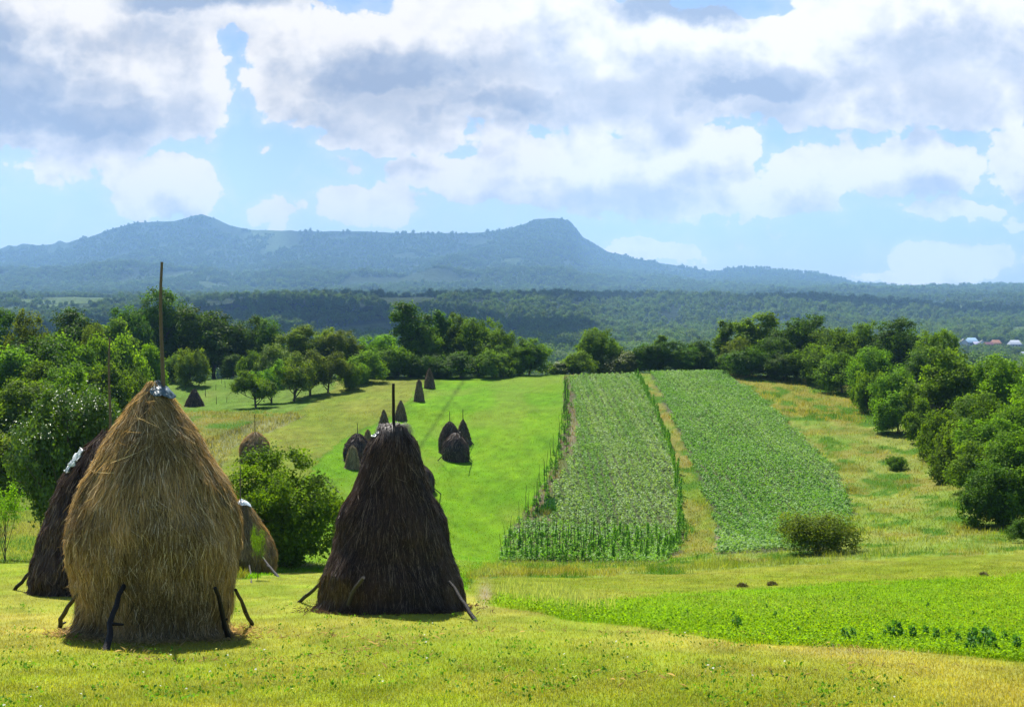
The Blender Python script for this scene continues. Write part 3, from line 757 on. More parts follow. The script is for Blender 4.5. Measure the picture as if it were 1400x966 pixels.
# ------------------------------------------------------------------ far wood (instanced, uncountable)
def lump(seed, n=1100):
    mb = MB(); g = np.random.default_rng(seed)
    lobes = rl(seed, 9, 0, 5.5, 3.2, 3.6, 2.3, .2)
    me, _ = crown_mesh('far_crown', lobes, 90, n, .95, .6, seed, .8, .5, .6)
    me.materials.append(M_far)
    return bpy.data.objects.new('far_tree', me)
M_far = leaf_mat('far_foliage', (1.25, 1.25, 1.25), .35, .6, .1)
pc = bpy.data.collections.new('far_tree_kinds')
for s in (301, 302, 303, 304): pc.objects.link(lump(s))
def far_wood(name, n, y0, y1, label, smin, smax):
    u = rng.uniform(-.5, .5, n); Y = np.exp(rng.uniform(math.log(y0), math.log(y1), n)); x = u * Y
    dn = fbm(x / 60, Y / 60, 3, 123)
    px = 700 + F * u
    k = (dn > .33) | (Y < 600)
    # keep the village street clear
    k &= ~((Y > 1180) & (Y < 1375) & (px > 1295))
    k &= ~((np.abs(px - 765) < 14) & (Y > 640) & (Y < 830))
    k &= ~((fbm(x / 190 + 11, Y / 330, 4, 63) > .67) & (Y > 800))
    x, Y = x[k], Y[k]; z = H_exact(x, Y)
    # the view from the hill to the village must not be blocked by nearer crowns
    me = bpy.data.meshes.new(name); me.vertices.add(len(x)); me.vertices.foreach_set('co', np.stack([x, Y, z], 1).astype(np.float32).ravel())
    sc = ((smin + (smax - smin) * rng.random(len(x)) ** 2.5) * (1 + .35 * sst(.5, .7, fbm(x / 90, Y / 90, 2, 124))) * np.where((700 + F * x / Y > 1270) & (Y > 800) & (Y < 1340), .55, 1)).astype(np.float32)
    a = me.attributes.new('sc', 'FLOAT', 'POINT'); a.data.foreach_set('value', sc)
    a = me.attributes.new('rz', 'FLOAT', 'POINT'); a.data.foreach_set('value', (rng.random(len(x)) * 6.28).astype(np.float32))
    o = link(name, me)
    ng = bpy.data.node_groups.new(name, 'GeometryNodeTree')
    ng.interface.new_socket('Geometry', in_out='INPUT', socket_type='NodeSocketGeometry')
    ng.interface.new_socket('Geometry', in_out='OUTPUT', socket_type='NodeSocketGeometry')
    gi = ng.nodes.new('NodeGroupInput'); go = ng.nodes.new('NodeGroupOutput')
    ci = ng.nodes.new('GeometryNodeCollectionInfo'); ci.inputs[0].default_value = pc; ci.inputs[1].default_value = True; ci.inputs[2].default_value = True
    ip = ng.nodes.new('GeometryNodeInstanceOnPoints'); ip.inputs['Pick Instance'].default_value = True
    m2p = ng.nodes.new('GeometryNodeMeshToPoints')
    a1 = ng.nodes.new('GeometryNodeInputNamedAttribute'); a1.data_type = 'FLOAT'; a1.inputs[0].default_value = 'sc'
    a2 = ng.nodes.new('GeometryNodeInputNamedAttribute'); a2.data_type = 'FLOAT'; a2.inputs[0].default_value = 'rz'
    cx = ng.nodes.new('ShaderNodeCombineXYZ'); cs = ng.nodes.new('ShaderNodeCombineXYZ')
    l = ng.links.new
    l(gi.outputs[0], m2p.inputs[0]); l(m2p.outputs[0], ip.inputs['Points']); l(ci.outputs[0], ip.inputs['Instance'])
    l(a2.outputs[0], cx.inputs[2]); l(cx.outputs[0], ip.inputs['Rotation'])
    for i in range(3): l(a1.outputs[0], cs.inputs[i])
    l(cs.outputs[0], ip.inputs['Scale']); l(ip.outputs[0], go.inputs[0])
    md_ = o.modifiers.new('trees', 'NODES'); md_.node_group = ng
    return tag(o, label, 'forest', kind='stuff')
far_wood('mountain_wood', 60000, 4300, 7450, 'hazy blue woods clothing the far mountain side', .9, 2.0)
far_wood('valley_wood', 80000, 470, 5200, 'far off wood of small round trees covering the valley and lower hills', .5, 1.35)

# ------------------------------------------------------------------ crops
def crop(name, poly, rowx, stepy, nl, rad, hgt, ls, cols, label, yr, xr, gap=.04, shift=0, flat=.6, cat='crop', mat=None):
    xs = np.arange(xr[0], xr[1], rowx); ys = np.arange(yr[0], yr[1], stepy)
    X, Y = np.meshgrid(xs, ys); X = X.ravel(); Y = Y.ravel()
    X = X + (Y - 110) * shift + (fbm(Y / 20, X / 200, 2, 5) - .5) * .5
    X = X + rng.normal(size=len(X)) * .05; Y = Y + rng.normal(size=len(X)) * .08
    Z = H(X, Y); px, py = proj(X, Y, Z)
    k = inpoly(px, py, poly) & (rng.random(len(X)) > gap) & (Y < 162)
    X, Y, Z = X[k], Y[k], Z[k]; n = len(X)
    sz = .45 + .9 * fbm(X / 2.0, Y / 4, 4, 71) + .3 * rng.random(n)
    i = np.repeat(np.arange(n), nl)
    d = rng.normal(size=(len(i), 3)); d /= np.linalg.norm(d, axis=1)[:, None]; d[:, 2] = np.abs(d[:, 2])
    r = rng.random(len(i)) ** .4
    pos = np.stack([X[i] + d[:, 0] * rad * sz[i] * r, Y[i] + d[:, 1] * rad * sz[i] * r, Z[i] + .04 + d[:, 2] * hgt * sz[i] * r], 1)
    f = (sst(.3, .7, fbm(X / 2, Y / 30, 3, 90))[i] * .4 + sst(.3, .7, fbm(X / .7, Y / 40, 2, 91))[i] * .3 + .3 * rng.random(len(i)))[:, None]
    c = np.array(cols[0]) * (1 - f) + np.array(cols[1]) * f
    c = c * (.8 + .4 * rng.random((len(i), 1)))
    mb = MB(); leaves(mb, pos, ls, c, flat, d * .5, .75)
    return tag(link(name, mb.mesh(name), mat or M_crop), label, cat, kind='stuff')
crop('potato_plants', PL1, .66, .32, 22, .31, .42, .15, [(.14, .29, .05), (.30, .40, .18)], 'pale green potato plants in rows on the left plot', (74, 162), (0, 30), .03)
crop('potato_plants', PL2, .66, .34, 22, .33, .44, .15, [(.125, .29, .04), (.23, .37, .12)], 'green potato plants in rows on the right plot', (58, 168), (8, 45), .02)
crop('cabbage_plants', CAB, .6, .42, 12, .3, .26, .22, [(.12, .23, .06), (.17, .28, .10)], 'low round leaved cabbages in a band above the lowest bean rows', (70, 90), (-4, 14), .05, flat=1.2)
crop('bean_leaves', BOT, .5, .36, 15, .28, .42, .13, [(.13, .30, .035), (.22, .40, .07)], 'low light green bean leaves between the stakes across the foot of the left plot', (62, 90), (-4, 16), .08, flat=.5)
# ------------------------------------------------------------------ bean poles with climbing plants
def bean_proto(h, vine, seed, bare):
    global rng
    keep = rng; rng = np.random.default_rng(seed)
    mb = MB(); tube(mb, [(0, 0, -.1), (rng.normal() * .02, rng.normal() * .02, h * .5), (rng.normal() * .07, rng.normal() * .05, h)], [.018, .016, .011], 1, 5)
    st = mb.mesh('stake'); st.materials.append(M_barkd)
    n = int(110 * vine)
    t = rng.random(n) ** bare; a = rng.random(n) * 6.28; r = (.24 * (1 - t * .72)) * rng.random(n) ** .5
    pos = np.stack([np.cos(a) * r, np.sin(a) * r, .03 + t * vine], 1)
    mb = MB(); c = np.array((.17, .37, .035)) * (.7 + .6 * rng.random((n, 1)))
    leaves(mb, pos, .13, c, .5, None, .8)
    vm = mb.mesh('vine'); vm.materials.append(M_crop); rng = keep
    return st, vm
PB = [bean_proto(1.9, .75, 401, 1.3), bean_proto(1.75, .95, 402, 1.3), bean_proto(1.65, .6, 403, 1.4)]
PR = [bean_proto(1.5, 1.5, 411, .95), bean_proto(1.5, 1.3, 412, 1.0)]
PE = [bean_proto(1.7, .45, 421, 1.3), bean_proto(1.6, .6, 422, 1.3), bean_proto(1.8, .3, 423, 1.3)]
def bean(px, py, protos, label, group, jx=.15, sc=1):
    x, Y, z = (float(v) for v in G(px, py))
    x += random.gauss(0, jx); Y += random.gauss(0, jx); z = float(H(x, Y))
    st, vm = random.choice(protos)
    o = empty('bean_pole', (x, Y, z), random.random() * 6.28); s = sc * random.uniform(.82, 1.12)
    o.scale = (s, s, s * random.uniform(.85, 1.1)); o.rotation_euler[0] = random.gauss(0, .05); o.rotation_euler[1] = random.gauss(0, .05)
    link('stake', st, None, o); link('vine', vm, None, o)
    tag(o, label, 'bean pole', group)
def along(path, n):
    path = np.array(path, float)
    w = np.array([G(p[0], p[1])[:2] for p in path])
    d = np.concatenate([[0], np.cumsum(np.linalg.norm(np.diff(w, axis=0), axis=1))])
    t = np.linspace(0, d[-1], n)
    return np.stack([np.interp(t, d, path[:, 0]), np.interp(t, d, path[:, 1])], 1)
LB = 'dark stake with climbing beans in the rows across the foot of the left plot'
for (x0, y0, x1, y1, n) in ((687, 765, 905, 765, 40), (690, 752, 925, 752, 38), (697, 738, 935, 739, 30)):
    for i in range(n):
        t = i / (n - 1)
        p_ = PB if t < .62 else PR[:1] + PB[1:2]
        bean(x0 + (x1 - x0) * t, y0 + (y1 - y0) * t, p_, LB, 'bean poles across the foot of the left plot', .12, .95 if t < .62 else .75)
for p in along([(905, 764), (924, 750), (931, 733), (930, 700), (926, 660), (914, 612), (895, 562), (880, 532), (870, 516)], 84):
    bean(p[0], p[1], PR, 'stake hidden in lush climbing beans along the right edge of the left plot', 'bean poles along the right edge of the left plot', .08, .78)
for dx in (0, 1):
    for p in along([(713 + dx * 9, 712), (732 + dx * 9, 682), (750 + dx * 8, 648), (765 + dx * 7, 616), (772 + dx * 6, 575), (773 + dx * 5, 545), (774 + dx * 4, 522)], 46):
        bean(p[0], p[1], PE, 'thin stake with young beans along the left edge of the left plot', 'bean poles along the left edge of the left plot', .2, .95)

# ------------------------------------------------------------------ haystacks
def hay_mesh(name, prof, nst, cols, slen, wid, seed, ell=1.0, shag=.02, lump=.06, lean=(0, 0), messy=.35, fringe=True, lumps=()):
    """prof: (height, radius) pairs. A solid core covered with individual stalks lying downwards."""
    g = np.random.default_rng(seed)
    prof = np.array(prof, float); h0 = prof[:, 0]; r0 = prof[:, 1]; Ht = h0[-1]
    hh = np.linspace(0, Ht, 160); rr = np.interp(hh, h0, r0)
    k = np.array([1, 2, 3, 4, 3, 2, 1]) / 16.
    rr = np.convolve(np.pad(rr, 3, 'edge'), k, 'valid')
    def rad(h, t):
        b = np.interp(h, hh, rr)
        q = (fbm(np.cos(t) * 1.6 + h * .9 + seed, np.sin(t) * 1.6 + h * .7 + 31, 3, seed) - .5) * 2
        q2 = (fbm(t * 6 + 100, h * 2.8, 2, seed + 4) - .5) * 3
        e = np.sqrt((np.cos(t)) ** 2 + (ell * np.sin(t)) ** 2)
        lay = (h * 3.1 + 1.6 * fbm(t * 1.3 + 60, h, 2, seed + 11)) % 1.0
        v = b * e * (1 + lump * 1.6 * q + lump * .35 * q2) + lump * .9 * (lay - .5) * np.clip(b, 0, 1)
        for (lt, lh, lr, la) in lumps:
            dt = np.angle(np.exp(1j * (t - lt)))
            v = v + la * np.exp(-((dt * b.clip(.3)) ** 2 + (h - lh) ** 2) / lr ** 2)
        return np.maximum(v, .012)
    def surf(h, t, out=0.):
        r = rad(h, t) + out
        f = h / Ht
        return np.stack([np.cos(t) * r + lean[0] * f ** 1.5, np.sin(t) * r + lean[1] * f ** 1.5, h], -1)
    nh, ntm = 70, 64
    HG, TG = np.meshgrid(np.linspace(-.25, Ht, nh), np.linspace(0, 2 * np.pi, ntm, endpoint=False), indexing='ij')
    V = surf(np.maximum(HG, 0), TG, -.035); V[..., 2] = HG
    j, i = np.meshgrid(np.arange(nh - 1), np.arange(ntm), indexing='ij'); a = (j * ntm + i).ravel(); b = (j * ntm + (i + 1) % ntm).ravel()
    mb = MB(); cd = np.array(cols[0]) * .55
    mb.add(V.reshape(-1, 3), np.stack([a, b, b + ntm, a + ntm], 1), cd)
    # stalks
    pr = np.interp(np.linspace(0, Ht, 400), hh, rr) + .1; cdf = np.cumsum(pr); cdf /= cdf[-1]
    h1 = np.interp(g.random(nst), cdf, np.linspace(0, Ht, 400)) + .02 * Ht
    t1 = g.random(nst) * 2 * np.pi
    L = slen * (.45 + g.random(nst) ** 1.5)
    dev = g.normal(size=nst) * messy * .5 + (fbm(t1 * 3, h1 * 2, 2, seed + 9) - .5) * messy * 1.6
    wild = g.random(nst) < .03; dev[wild] *= 3.2
    out0 = g.random(nst) * shag; out1 = out0 + g.random(nst) ** 2 * shag * 2.2 * np.where(wild, 2.0, 1)
    NS = 4; P = []
    rb = np.interp(h1, hh, rr).clip(.15)
    for s in range(NS):
        f = s / (NS - 1)
        h = h1 - L * f * np.cos(dev) ; t = t1 + L * f * np.sin(dev) / rb
        under = h < .01
        h = np.where(under, .01, h)
        p = surf(np.minimum(h, Ht), t, out0 + (out1 - out0) * f ** 1.5)
        ov = np.maximum(h - Ht, 0); p[:, 2] += ov
        if fringe:
            # low stalks spread over the ground at the base
            sp = np.where(under, g.random(nst) * .10, 0)
            p[:, 0] += np.cos(t) * sp; p[:, 1] += np.sin(t) * sp
        P.append(p)
    P = np.stack(P, 1)
    d = P[:, -1] - P[:, 0]; nrm = np.stack([np.cos(t1), np.sin(t1), np.full(nst, .3)], 1)
    nrm = nrm + g.normal(size=(nst, 3)) * .6
    s_ = np.cross(d, nrm); s_ /= np.linalg.norm(s_, axis=1)[:, None] + 1e-9
    w = wid * (.6 + .8 * g.random(nst))
    tap = np.array([.8, 1, .8, .35])
    V = np.empty((nst, NS * 2, 3))
    for s in range(NS):
        V[:, 2 * s] = P[:, s] - s_ * (w * tap[s] / 2)[:, None]; V[:, 2 * s + 1] = P[:, s] + s_ * (w * tap[s] / 2)[:, None]
    q = (np.arange(nst) * NS * 2)[:, None]
    Fc = np.vstack([q + (2 * s, 2 * s + 1, 2 * s + 3, 2 * s + 2) for s in range(NS - 1)])
    cols = np.array(cols); m = g.random((nst, 1)); band = sst(.35, .65, fbm(t1 * 2.4, h1 * 1.6, 3, seed + 2))[:, None]
    c = cols[0] * (1 - m) + cols[1] * m
    c = c * (.66 + .5 * band) * (.72 + .56 * vnoise(t1 * 9, h1 * 5, seed + 6))[:, None]
    pale = g.random(nst) < .13; c[pale] = cols[2] * (.7 + .5 * g.random((pale.sum(), 1)))
    dk_ = g.random(nst) < .16; c[dk_] *= .38
    c *= (.55 + .45 * sst(-.05, .5, h1 + .5 * vnoise(t1 * 7, h1 * 0, seed + 8)))[:, None]      # straw gets darker towards the foot
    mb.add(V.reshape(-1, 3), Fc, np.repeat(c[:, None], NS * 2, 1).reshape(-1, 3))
    return mb.mesh(name)
GOLD = [(.31, .215, .08), (.62, .47, .22), (.92, .80, .54)]
DARK = [(.050, .029, .018), (.120, .070, .043), (.30, .22, .15)]
BROWN = [(.17, .11, .05), (.28, .19, .09), (.40, .31, .18)]
MIDG = [(.27, .185, .075), (.42, .31, .13), (.55, .46, .25)]
def pole_mesh(h0, h1, bend, r, r1=.4):
    mb = MB(); n = 10; pts = []
    for i in range(n):
        f = i / (n - 1); pts.append((bend[0] * f + bend[2] * math.sin(f * 5.5) * .3, bend[1] * f, h0 + (h1 - h0) * f))
    tube(mb, pts, r * np.linspace(1, r1, n), 1, 8, .12)
    return mb.mesh('centre_pole', True)
def haystack(px, Yc, prof, cols, mat, label, nst, slen, wid, seed, pole=None, group=None, name='haystack', **k):
    x = (px - 700) / F * Yc * 1.0
    z = float(H(x, Yc))
    x = (px - 700) / F * (Yc * CP - z * SP)
    z = float(H(x, Yc))
    o = empty(name, (x, Yc, z))
    zs = [float(H(x + .9 * prof[0][1] * math.cos(a), Yc + .9 * prof[0][1] * math.sin(a))) for a in np.linspace(0, 6.28, 8)]
    # the heap follows the slope it stands on: shear the base
    link('hay', hay_mesh('hay', prof, nst, cols, slen, wid, seed, **k), mat, o)
    me = o.children[0].data
    co = np.empty(len(me.vertices) * 3, np.float32); me.vertices.foreach_get('co', co); co = co.reshape(-1, 3)
    gz = H(co[:, 0] + x, co[:, 1] + Yc) - z
    f = np.clip(1 - co[:, 2] / (.5 * prof[-1][0]), 0, 1)
    co[:, 2] += gz * f
    me.vertices.foreach_set('co', co.ravel()); me.update()
    if pole: link('centre_pole', pole_mesh(*pole), M_pole, o)
    tag(o, label, 'haystack', group)
    return o
def prof_px(Yc, base_py, rows, hw_scale=1.0):
    """rows (py, half width px) bottom to top, seen at distance Yc"""
    s = Yc / F
    out = []
    for py, hw in rows: out.append([(base_py - py) * s, hw * s * hw_scale])
    return out
def base_py(px, Y):
    x = (px - 700) / F * Y; return float(proj(x, Y, float(H(x, Y)))[1])
# 1: the big golden stack
Y1 = 17.9; b1 = base_py(213, Y1)
pr1 = prof_px(Y1, b1, [(b1, 98), (b1 - 25, 95), (848, 98), (804, 107), (761, 116), (725, 118), (700, 114), (674, 102), (650, 91), (630, 79), (600, 63), (587, 56), (565, 41), (543, 26), (532, 17), (525, 9), (522, 4)], .945)
s1 = haystack(214.5, Y1, pr1, GOLD, M_hay, 'largest haystack, golden straw with a blue grey sheet on its tip, nearest on the left', 85000, .40, .0078, 101, messy=.46, shag=.034, lump=.045,
    lumps=((-2.65, .02, .26, .22),))
h1 = pr1[-1][0]
pl = MB()
zt = float(at(229, 358, Y1)[2]) - s1.location.z
link('centre_pole', pole_mesh(h1 - 1.2, zt, (.10, 0, .12), .040, .5), M_pole, s1).location = (.075, 0, 0)
def sheet(parent, h, R0, cx, cy, col, seed, a0=0, a1=6.28, drop=.22, th=.006, name='plastic_sheet', n=26, ry=1.0, fine=1.):
    g = np.random.default_rng(seed); V = []
    m = 14
    for i in range(m):
        f = i / (m - 1)
        for j in range(n + 1):
            a = a0 + (a1 - a0) * j / n
            e = 1 + .35 * math.sin(a * 3 + seed) + .2 * math.sin(a * 7 + 2 * seed)
            r = .02 + R0 * f * e
            fold = .04 * fine * math.sin(a * 9 + seed) * f + .025 * math.sin(a * 17 + i * .6) * f + g.normal() * .006 * fine
            V.append((cx + math.cos(a) * r, cy + math.sin(a) * r * ry, h + .07 * (1 - f) - drop * f ** 1.2 * e + fold))
    V = np.array(V); Fc = grid_faces(m, n + 1)
    V2 = V + (0, 0, th); mb = MB(); mb.add(V2, Fc); mb.add(V, Fc[:, ::-1])
    o = link(name, mb.mesh(name, True), col, parent)
    return o
def cap(parent, pr, cx, a0, a1, up, down, out, mat, seed, name='plastic_sheet'):
    """a crumpled sheet lying on the tip of a stack, following its outline"""
    g = np.random.default_rng(seed); hs = [p[0] for p in pr]; rs = [p[1] for p in pr]; Ht = hs[-1]
    m, n = 12, 26; V = []
    for i in range(m):
        f = i / (m - 1)
        for j in range(n + 1):
            a = a0 + (a1 - a0) * j / n
            e = 1 + .22 * math.sin(a * 2.3 + seed) + .12 * math.sin(a * 5.1 + seed)
            h = Ht + up - (up + down) * f * e
            r = .015 + (np.interp(h, hs, rs) + out) * min(1, f * 2.2) + .018 * math.sin(a * 11 + f * 3) * f + g.normal() * .007
            V.append((cx + math.cos(a) * r, math.sin(a) * r, h + g.normal() * .006))
    V = np.array(V); Fc = grid_faces(m, n + 1); mb = MB(); mb.add(V, Fc); mb.add(V + (0, 0, -.006), Fc[:, ::-1])
    return link(name, mb.mesh(name, True), mat, parent)
cap(s1, pr1, .06, -2.3, .7, .08, .12, .035, M_plasticb, 3)
# 2: dark stack in front
Y2 = 22.4; b2 = base_py(535, Y2)
pr2 = prof_px(Y2, b2, [(b2, 100), (826, 99), (795, 95), (756, 80), (720, 73), (697, 66), (675, 53), (657, 46), (635, 40), (618, 36), (602, 31), (592, 25), (585, 16), (581, 6)])
s2 = haystack(534, Y2, pr2, DARK, M_hayd, 'large dark brown haystack with a short pole, in the centre foreground', 75000, .42, .0085, 102, messy=.26, shag=.022, lump=.045, lean=(.06, 0),
    lumps=((-2.2, .75, .35, .14), (-2.6, 1.9, .3, .07)))
h2 = pr2[-1][0]
zt = float(at(540, 524, Y2)[2]) - s2.location.z
link('centre_pole', pole_mesh(h2 - .9, zt, (.0, 0, .02), .036, .7), M_barkd, s2).location = (.075, 0, 0)
# pale withered tuft on its tip
g_ = rng; n = 900
th = rng.random(n) * 6.28; P0 = np.stack([.07 + np.cos(th) * .12 * rng.random(n), np.sin(th) * .12 * rng.random(n), np.full(n, h2 + .02)], 1)
rr_ = .12 + .22 * rng.random(n)
P2 = P0 + np.stack([np.cos(th) * rr_, np.sin(th) * rr_, -.12 - .40 * rng.random(n)], 1)
P1 = (P0 + P2) / 2 + np.stack([np.cos(th) * .07, np.sin(th) * .07, .09 + .05 * rng.random(n)], 1)
sd = np.stack([-np.sin(th), np.cos(th), th * 0], 1) * .005
V = np.stack([P0 - sd, P0 + sd, P1 - sd, P1 + sd, P2 - sd * .4, P2 + sd * .4], 1)
q = (np.arange(n) * 6)[:, None]; mb = MB()
mb.add(V.reshape(-1, 3), np.vstack([q + (0, 1, 3, 2), q + (2, 3, 5, 4)]), np.repeat((np.array((.11, .088, .078)) * (.3 + 1.1 * rng.random((n, 1))))[:, None], 6, 1).reshape(-1, 3))
link('tip_tuft', mb.mesh('tip_tuft'), M_hayd, s2)
cap(s2, pr2, .06, 2.9, 3.7, -.03, .14, .04, M_plasticb, 5)
# 3: dark stack behind the golden one
Y3 = 28.0; b3 = base_py(150, Y3)
pr3 = prof_px(Y3, b3, [(b3, 97), (790, 98), (760, 92), (700, 78), (650, 58), (622, 40), (605, 27), (592, 12), (586, 4)])
s3 = haystack(150, Y3, pr3, DARK, M_hayd, 'dark haystack with white plastic half hidden behind the golden one', 26000, .42, .012, 103, messy=.35, shag=.03, lump=.05)
zt = float(at(156, 462, Y3)[2]) - s3.location.z
link('centre_pole', pole_mesh(pr3[-1][0] - .9, zt, (.12, 0, .12), .04, .5), M_pole, s3)
# white sheet lying over the left shoulder
mb = MB(); V = []; m, n = 14, 12
hh3 = np.array([p[0] for p in pr3]); rr3 = np.array([p[1] for p in pr3])
for i in range(m):
    f = i / (m - 1); hgt = hh3[-1] - .38 - .52 * f + .03 * math.sin(i * 2.1)
    for j in range(n):
        a = math.pi * (1.02 + .26 * (j / (n - 1)) * (1 - .2 * f)) + .05 * math.sin(i * 1.7)
        r = float(np.interp(hgt, hh3, rr3)) + .08 + .035 * math.sin(j * 2.3 + i * 1.3)
        V.append((math.cos(a) * r, math.sin(a) * r, hgt + .03 * math.sin(j * 1.9)))
V = np.array(V); Fc = grid_faces(m, n); mb.add(V, Fc); mb.add(V * (.985, .985, 1), Fc[:, ::-1])
link('plastic_sheet', mb.mesh('plastic_sheet', True), M_plastic, s3)
# 4: golden stack behind on the right
Y4 = 44.5; b4 = base_py(330, Y4)
pr4 = prof_px(Y4, b4, [(b4, 42), (775, 46), (760, 48), (740, 42), (720, 31), (700, 19), (688, 9), (682, 3)])
s4 = haystack(330, Y4, pr4, MIDG, M_hay, 'smaller golden haystack peeping out right behind the largest one', 16000, .4, .016, 104, messy=.35, shag=.03, lump=.04)
zt = float(at(329, 636, Y4)[2]) - s4.location.z
link('centre_pole', pole_mesh(pr4[-1][0] - .5, zt, (0, 0, .0), .03, .5), M_pole, s4)
cap(s4, pr4, .03, -2.4, .8, .06, .16, .05, M_plastic, 8)
# distant stacks and stooks: (px, base_py, top_py, half width, shape, colours, pole_top, label)
def small(px, bpy_, top, hw, shape, cols, ptop, label, seed, name='haystack', group=None, nst=7000, mat=None, lean=(0, 0), cat=None):
    x, Y, z = (float(v) for v in G(px, bpy_)); Y += hw * Y / F * .8
    z = float(H(px_x(px, Y), Y)); s = Y / F
    bp = base_py(px, Y); Hh = (bp - top) * s; w = hw * s
    shp = {'heap': [(0, .92), (.2, 1), (.45, .98), (.62, .86), (.78, .63), (.9, .40), (.97, .24), (1, .12)],
           'cone': [(0, 1), (.1, .97), (.4, .72), (.7, .42), (.9, .18), (1, .04)],
           'stook': [(0, 1), (.1, .98), (.35, .82), (.6, .62), (.78, .45), (.88, .40), (.95, .30), (1, .08)],
           'spire': [(0, 1), (.15, .97), (.4, .80), (.65, .52), (.85, .27), (1, .05)]}[shape]
    pr = [(f * Hh, r * w) for f, r in shp]
    o = haystack(px, Y, pr, cols, mat or M_hayd, label, nst, .36, .026, seed, name=name, group=group, messy=.35, shag=.05, lump=.06, lean=lean)
    if cat: o['category'] = cat
    if ptop:
        zt = float(at(px, ptop, Y)[2]) - o.location.z
        link('centre_pole', pole_mesh(Hh - .5, zt, (0, 0, .02), .035, .6), M_barkd, o)
    return o
def px_x(px, Y): return (px - 700) / F * Y
DG = 'hay shocks standing up the green field'
small(349, 632, 590, 20, 'heap', MIDG, 566, 'lone round golden haystack with thin pole, up the slope behind the big bush', 201, mat=M_hay)
small(266, 556, 531, 12, 'cone', DARK, None, 'small black cone shaped haystack in the meadow with stakes', 202)
small(489, 633, 592, 18, 'heap', DARK, 578, 'dark haystack between two thin golden shocks', 203)
small(503, 620, 587, 6, 'stook', MIDG, None, 'thin golden shock behind the right shoulder of the dark haystack', 204, 'hay_shock', DG, cat='hay shock')
small(482, 641, 609, 9, 'stook', MIDG, None, 'thin golden shock in front of the dark haystack, lowest in the green field', 205, 'hay_shock', DG, cat='hay shock')
small(525, 602, 560, 9, 'spire', BROWN, None, 'pointed brown shock left of the short pole of the big dark haystack', 206, 'hay_shock', DG, cat='hay shock')
small(548, 575, 547, 7, 'spire', BROWN, None, 'pointed brown shock just right of the short pole of the big dark haystack', 207, 'hay_shock', DG, cat='hay shock')
small(573, 549, 519, 6, 'stook', BROWN, None, 'second highest brown shock, with a knobbed top', 208, 'hay_shock', DG, cat='hay shock')
small(587, 531, 503, 6.5, 'spire', BROWN, None, 'highest brown shock, at the far crest before the dark trees', 209, 'hay_shock', DG, cat='hay shock')
small(615, 621, 576, 14, 'heap', DARK, 562, 'back left dark haystack of the three on the green field', 210)
small(633, 608, 573, 10.5, 'cone', [tuple(np.array(c) * .75) for c in BROWN], 559, 'brown back right haystack of the three on the green field', 211)
small(623, 631, 591, 17.5, 'heap', DARK, None, 'front dark haystack of the three on the green field', 212)
small(571, 672, 633, 22, 'heap', DARK, 602, 'dark haystack mostly hidden behind the right side of the big dark one', 213)

# leaning props: foot pixel on the ground, top pixel at a chosen distance
def prop(foot, top, Yt, r, mat, label, bend=(0, 0, 0), fork=False, Yf=None):
    fx, fy, fz = (float(v) for v in G(*foot)) if Yf is None else at(foot[0], foot[1], Yf)
    p0 = np.array((fx, fy, fz - .05)); p1 = np.array(at(top[0], top[1], Yt))
    o_ = empty('prop_branch', (fx, fy, fz))
    a = p0 - (fx, fy, fz); b = p1 - (fx, fy, fz)
    pts = []
    for i in range(8):
        f = i / 7; pts.append(a * (1 - f) + b * f + np.array(bend) * math.sin(math.pi * f) + rng.normal(size=3) * r * .25 * (0 < i < 7))
    mb = MB(); tube(mb, pts, r * np.linspace(1.1, .75, 8), 1, 8, .2)
    for w in ((1,) if fork else ()) + (3,):
        d = rng.normal(size=3); d[2] = abs(d[2]) * .3
        tube(mb, [pts[w], pts[w] + d * r * 2.2], [r * .6, r * .4], 1, 6, .2)
    link('branch', mb.mesh('branch', True), mat, o_)
    return tag(o_, label, 'wooden prop')
prop((80, 858), (112, 808), 17.2, .036, M_barkd, 'crooked dark branch propping the left side of the golden haystack', (-.06, 0, .03), True)
prop((143, 889), (170, 800), 16.75, .042, M_barkd, 'dark branch leaning on the front left of the golden haystack', (-.03, 0, 0))
prop((314, 874), (294, 803), 16.75, .036, M_barkd, 'dark branch leaning on the front right of the golden haystack')
prop((346, 852), (322, 806), 17.6, .032, M_barkd, 'thin dark branch propping the right side of the golden haystack')
prop((18, 806), (60, 757), 27.4, .042, M_barkd, 'long dark branch leaning left of the half hidden dark haystack')
prop((66, 813), (96, 748), 26.3, .045, M_barkl, 'grey branch leaning on the front of the half hidden dark haystack', (-.04, 0, 0))
prop((382, 789), (358, 760), 44.0, .04, M_barkd, 'short dark prop right of the smaller golden haystack')
prop((344, 797), (341, 772), 43.4, .035, M_barkd, 'stubby dark prop in front of the smaller golden haystack')
prop((406, 822), (446, 791), 22.1, .036, M_barkd, 'straight dark stick leaning on the left of the big dark haystack')
prop((470, 838), (497, 789), 20.88, .042, M_barkl, 'pale barked stick leaning on the front of the big dark haystack', (-.03, 0, .02))
prop((653, 849), (614, 795), 21.3, .036, M_barkd, 'dark stick leaning on the right of the big dark haystack')
prop((465, 674), (443, 652), 82, .035, M_barkd, 'thin dark pole leaning against the right of the big bush')
prop((603, 674), (586, 660), 79, .035, M_barkd, 'thin prop right of the hidden dark haystack')
prop((648, 607), (638, 595), 104, .035, M_barkd, 'thin prop right of the brown back haystack of the three')
prop((646, 630), (634, 618), 94, .035, M_barkd, 'thin prop right of the front haystack of the three')
prop((598, 629), (610, 618), 94, .035, M_barkd, 'thin prop left of the front haystack of the three')
prop((321, 634), (336, 620), 92, .035, M_barkd, 'thin prop left of the lone round golden haystack')

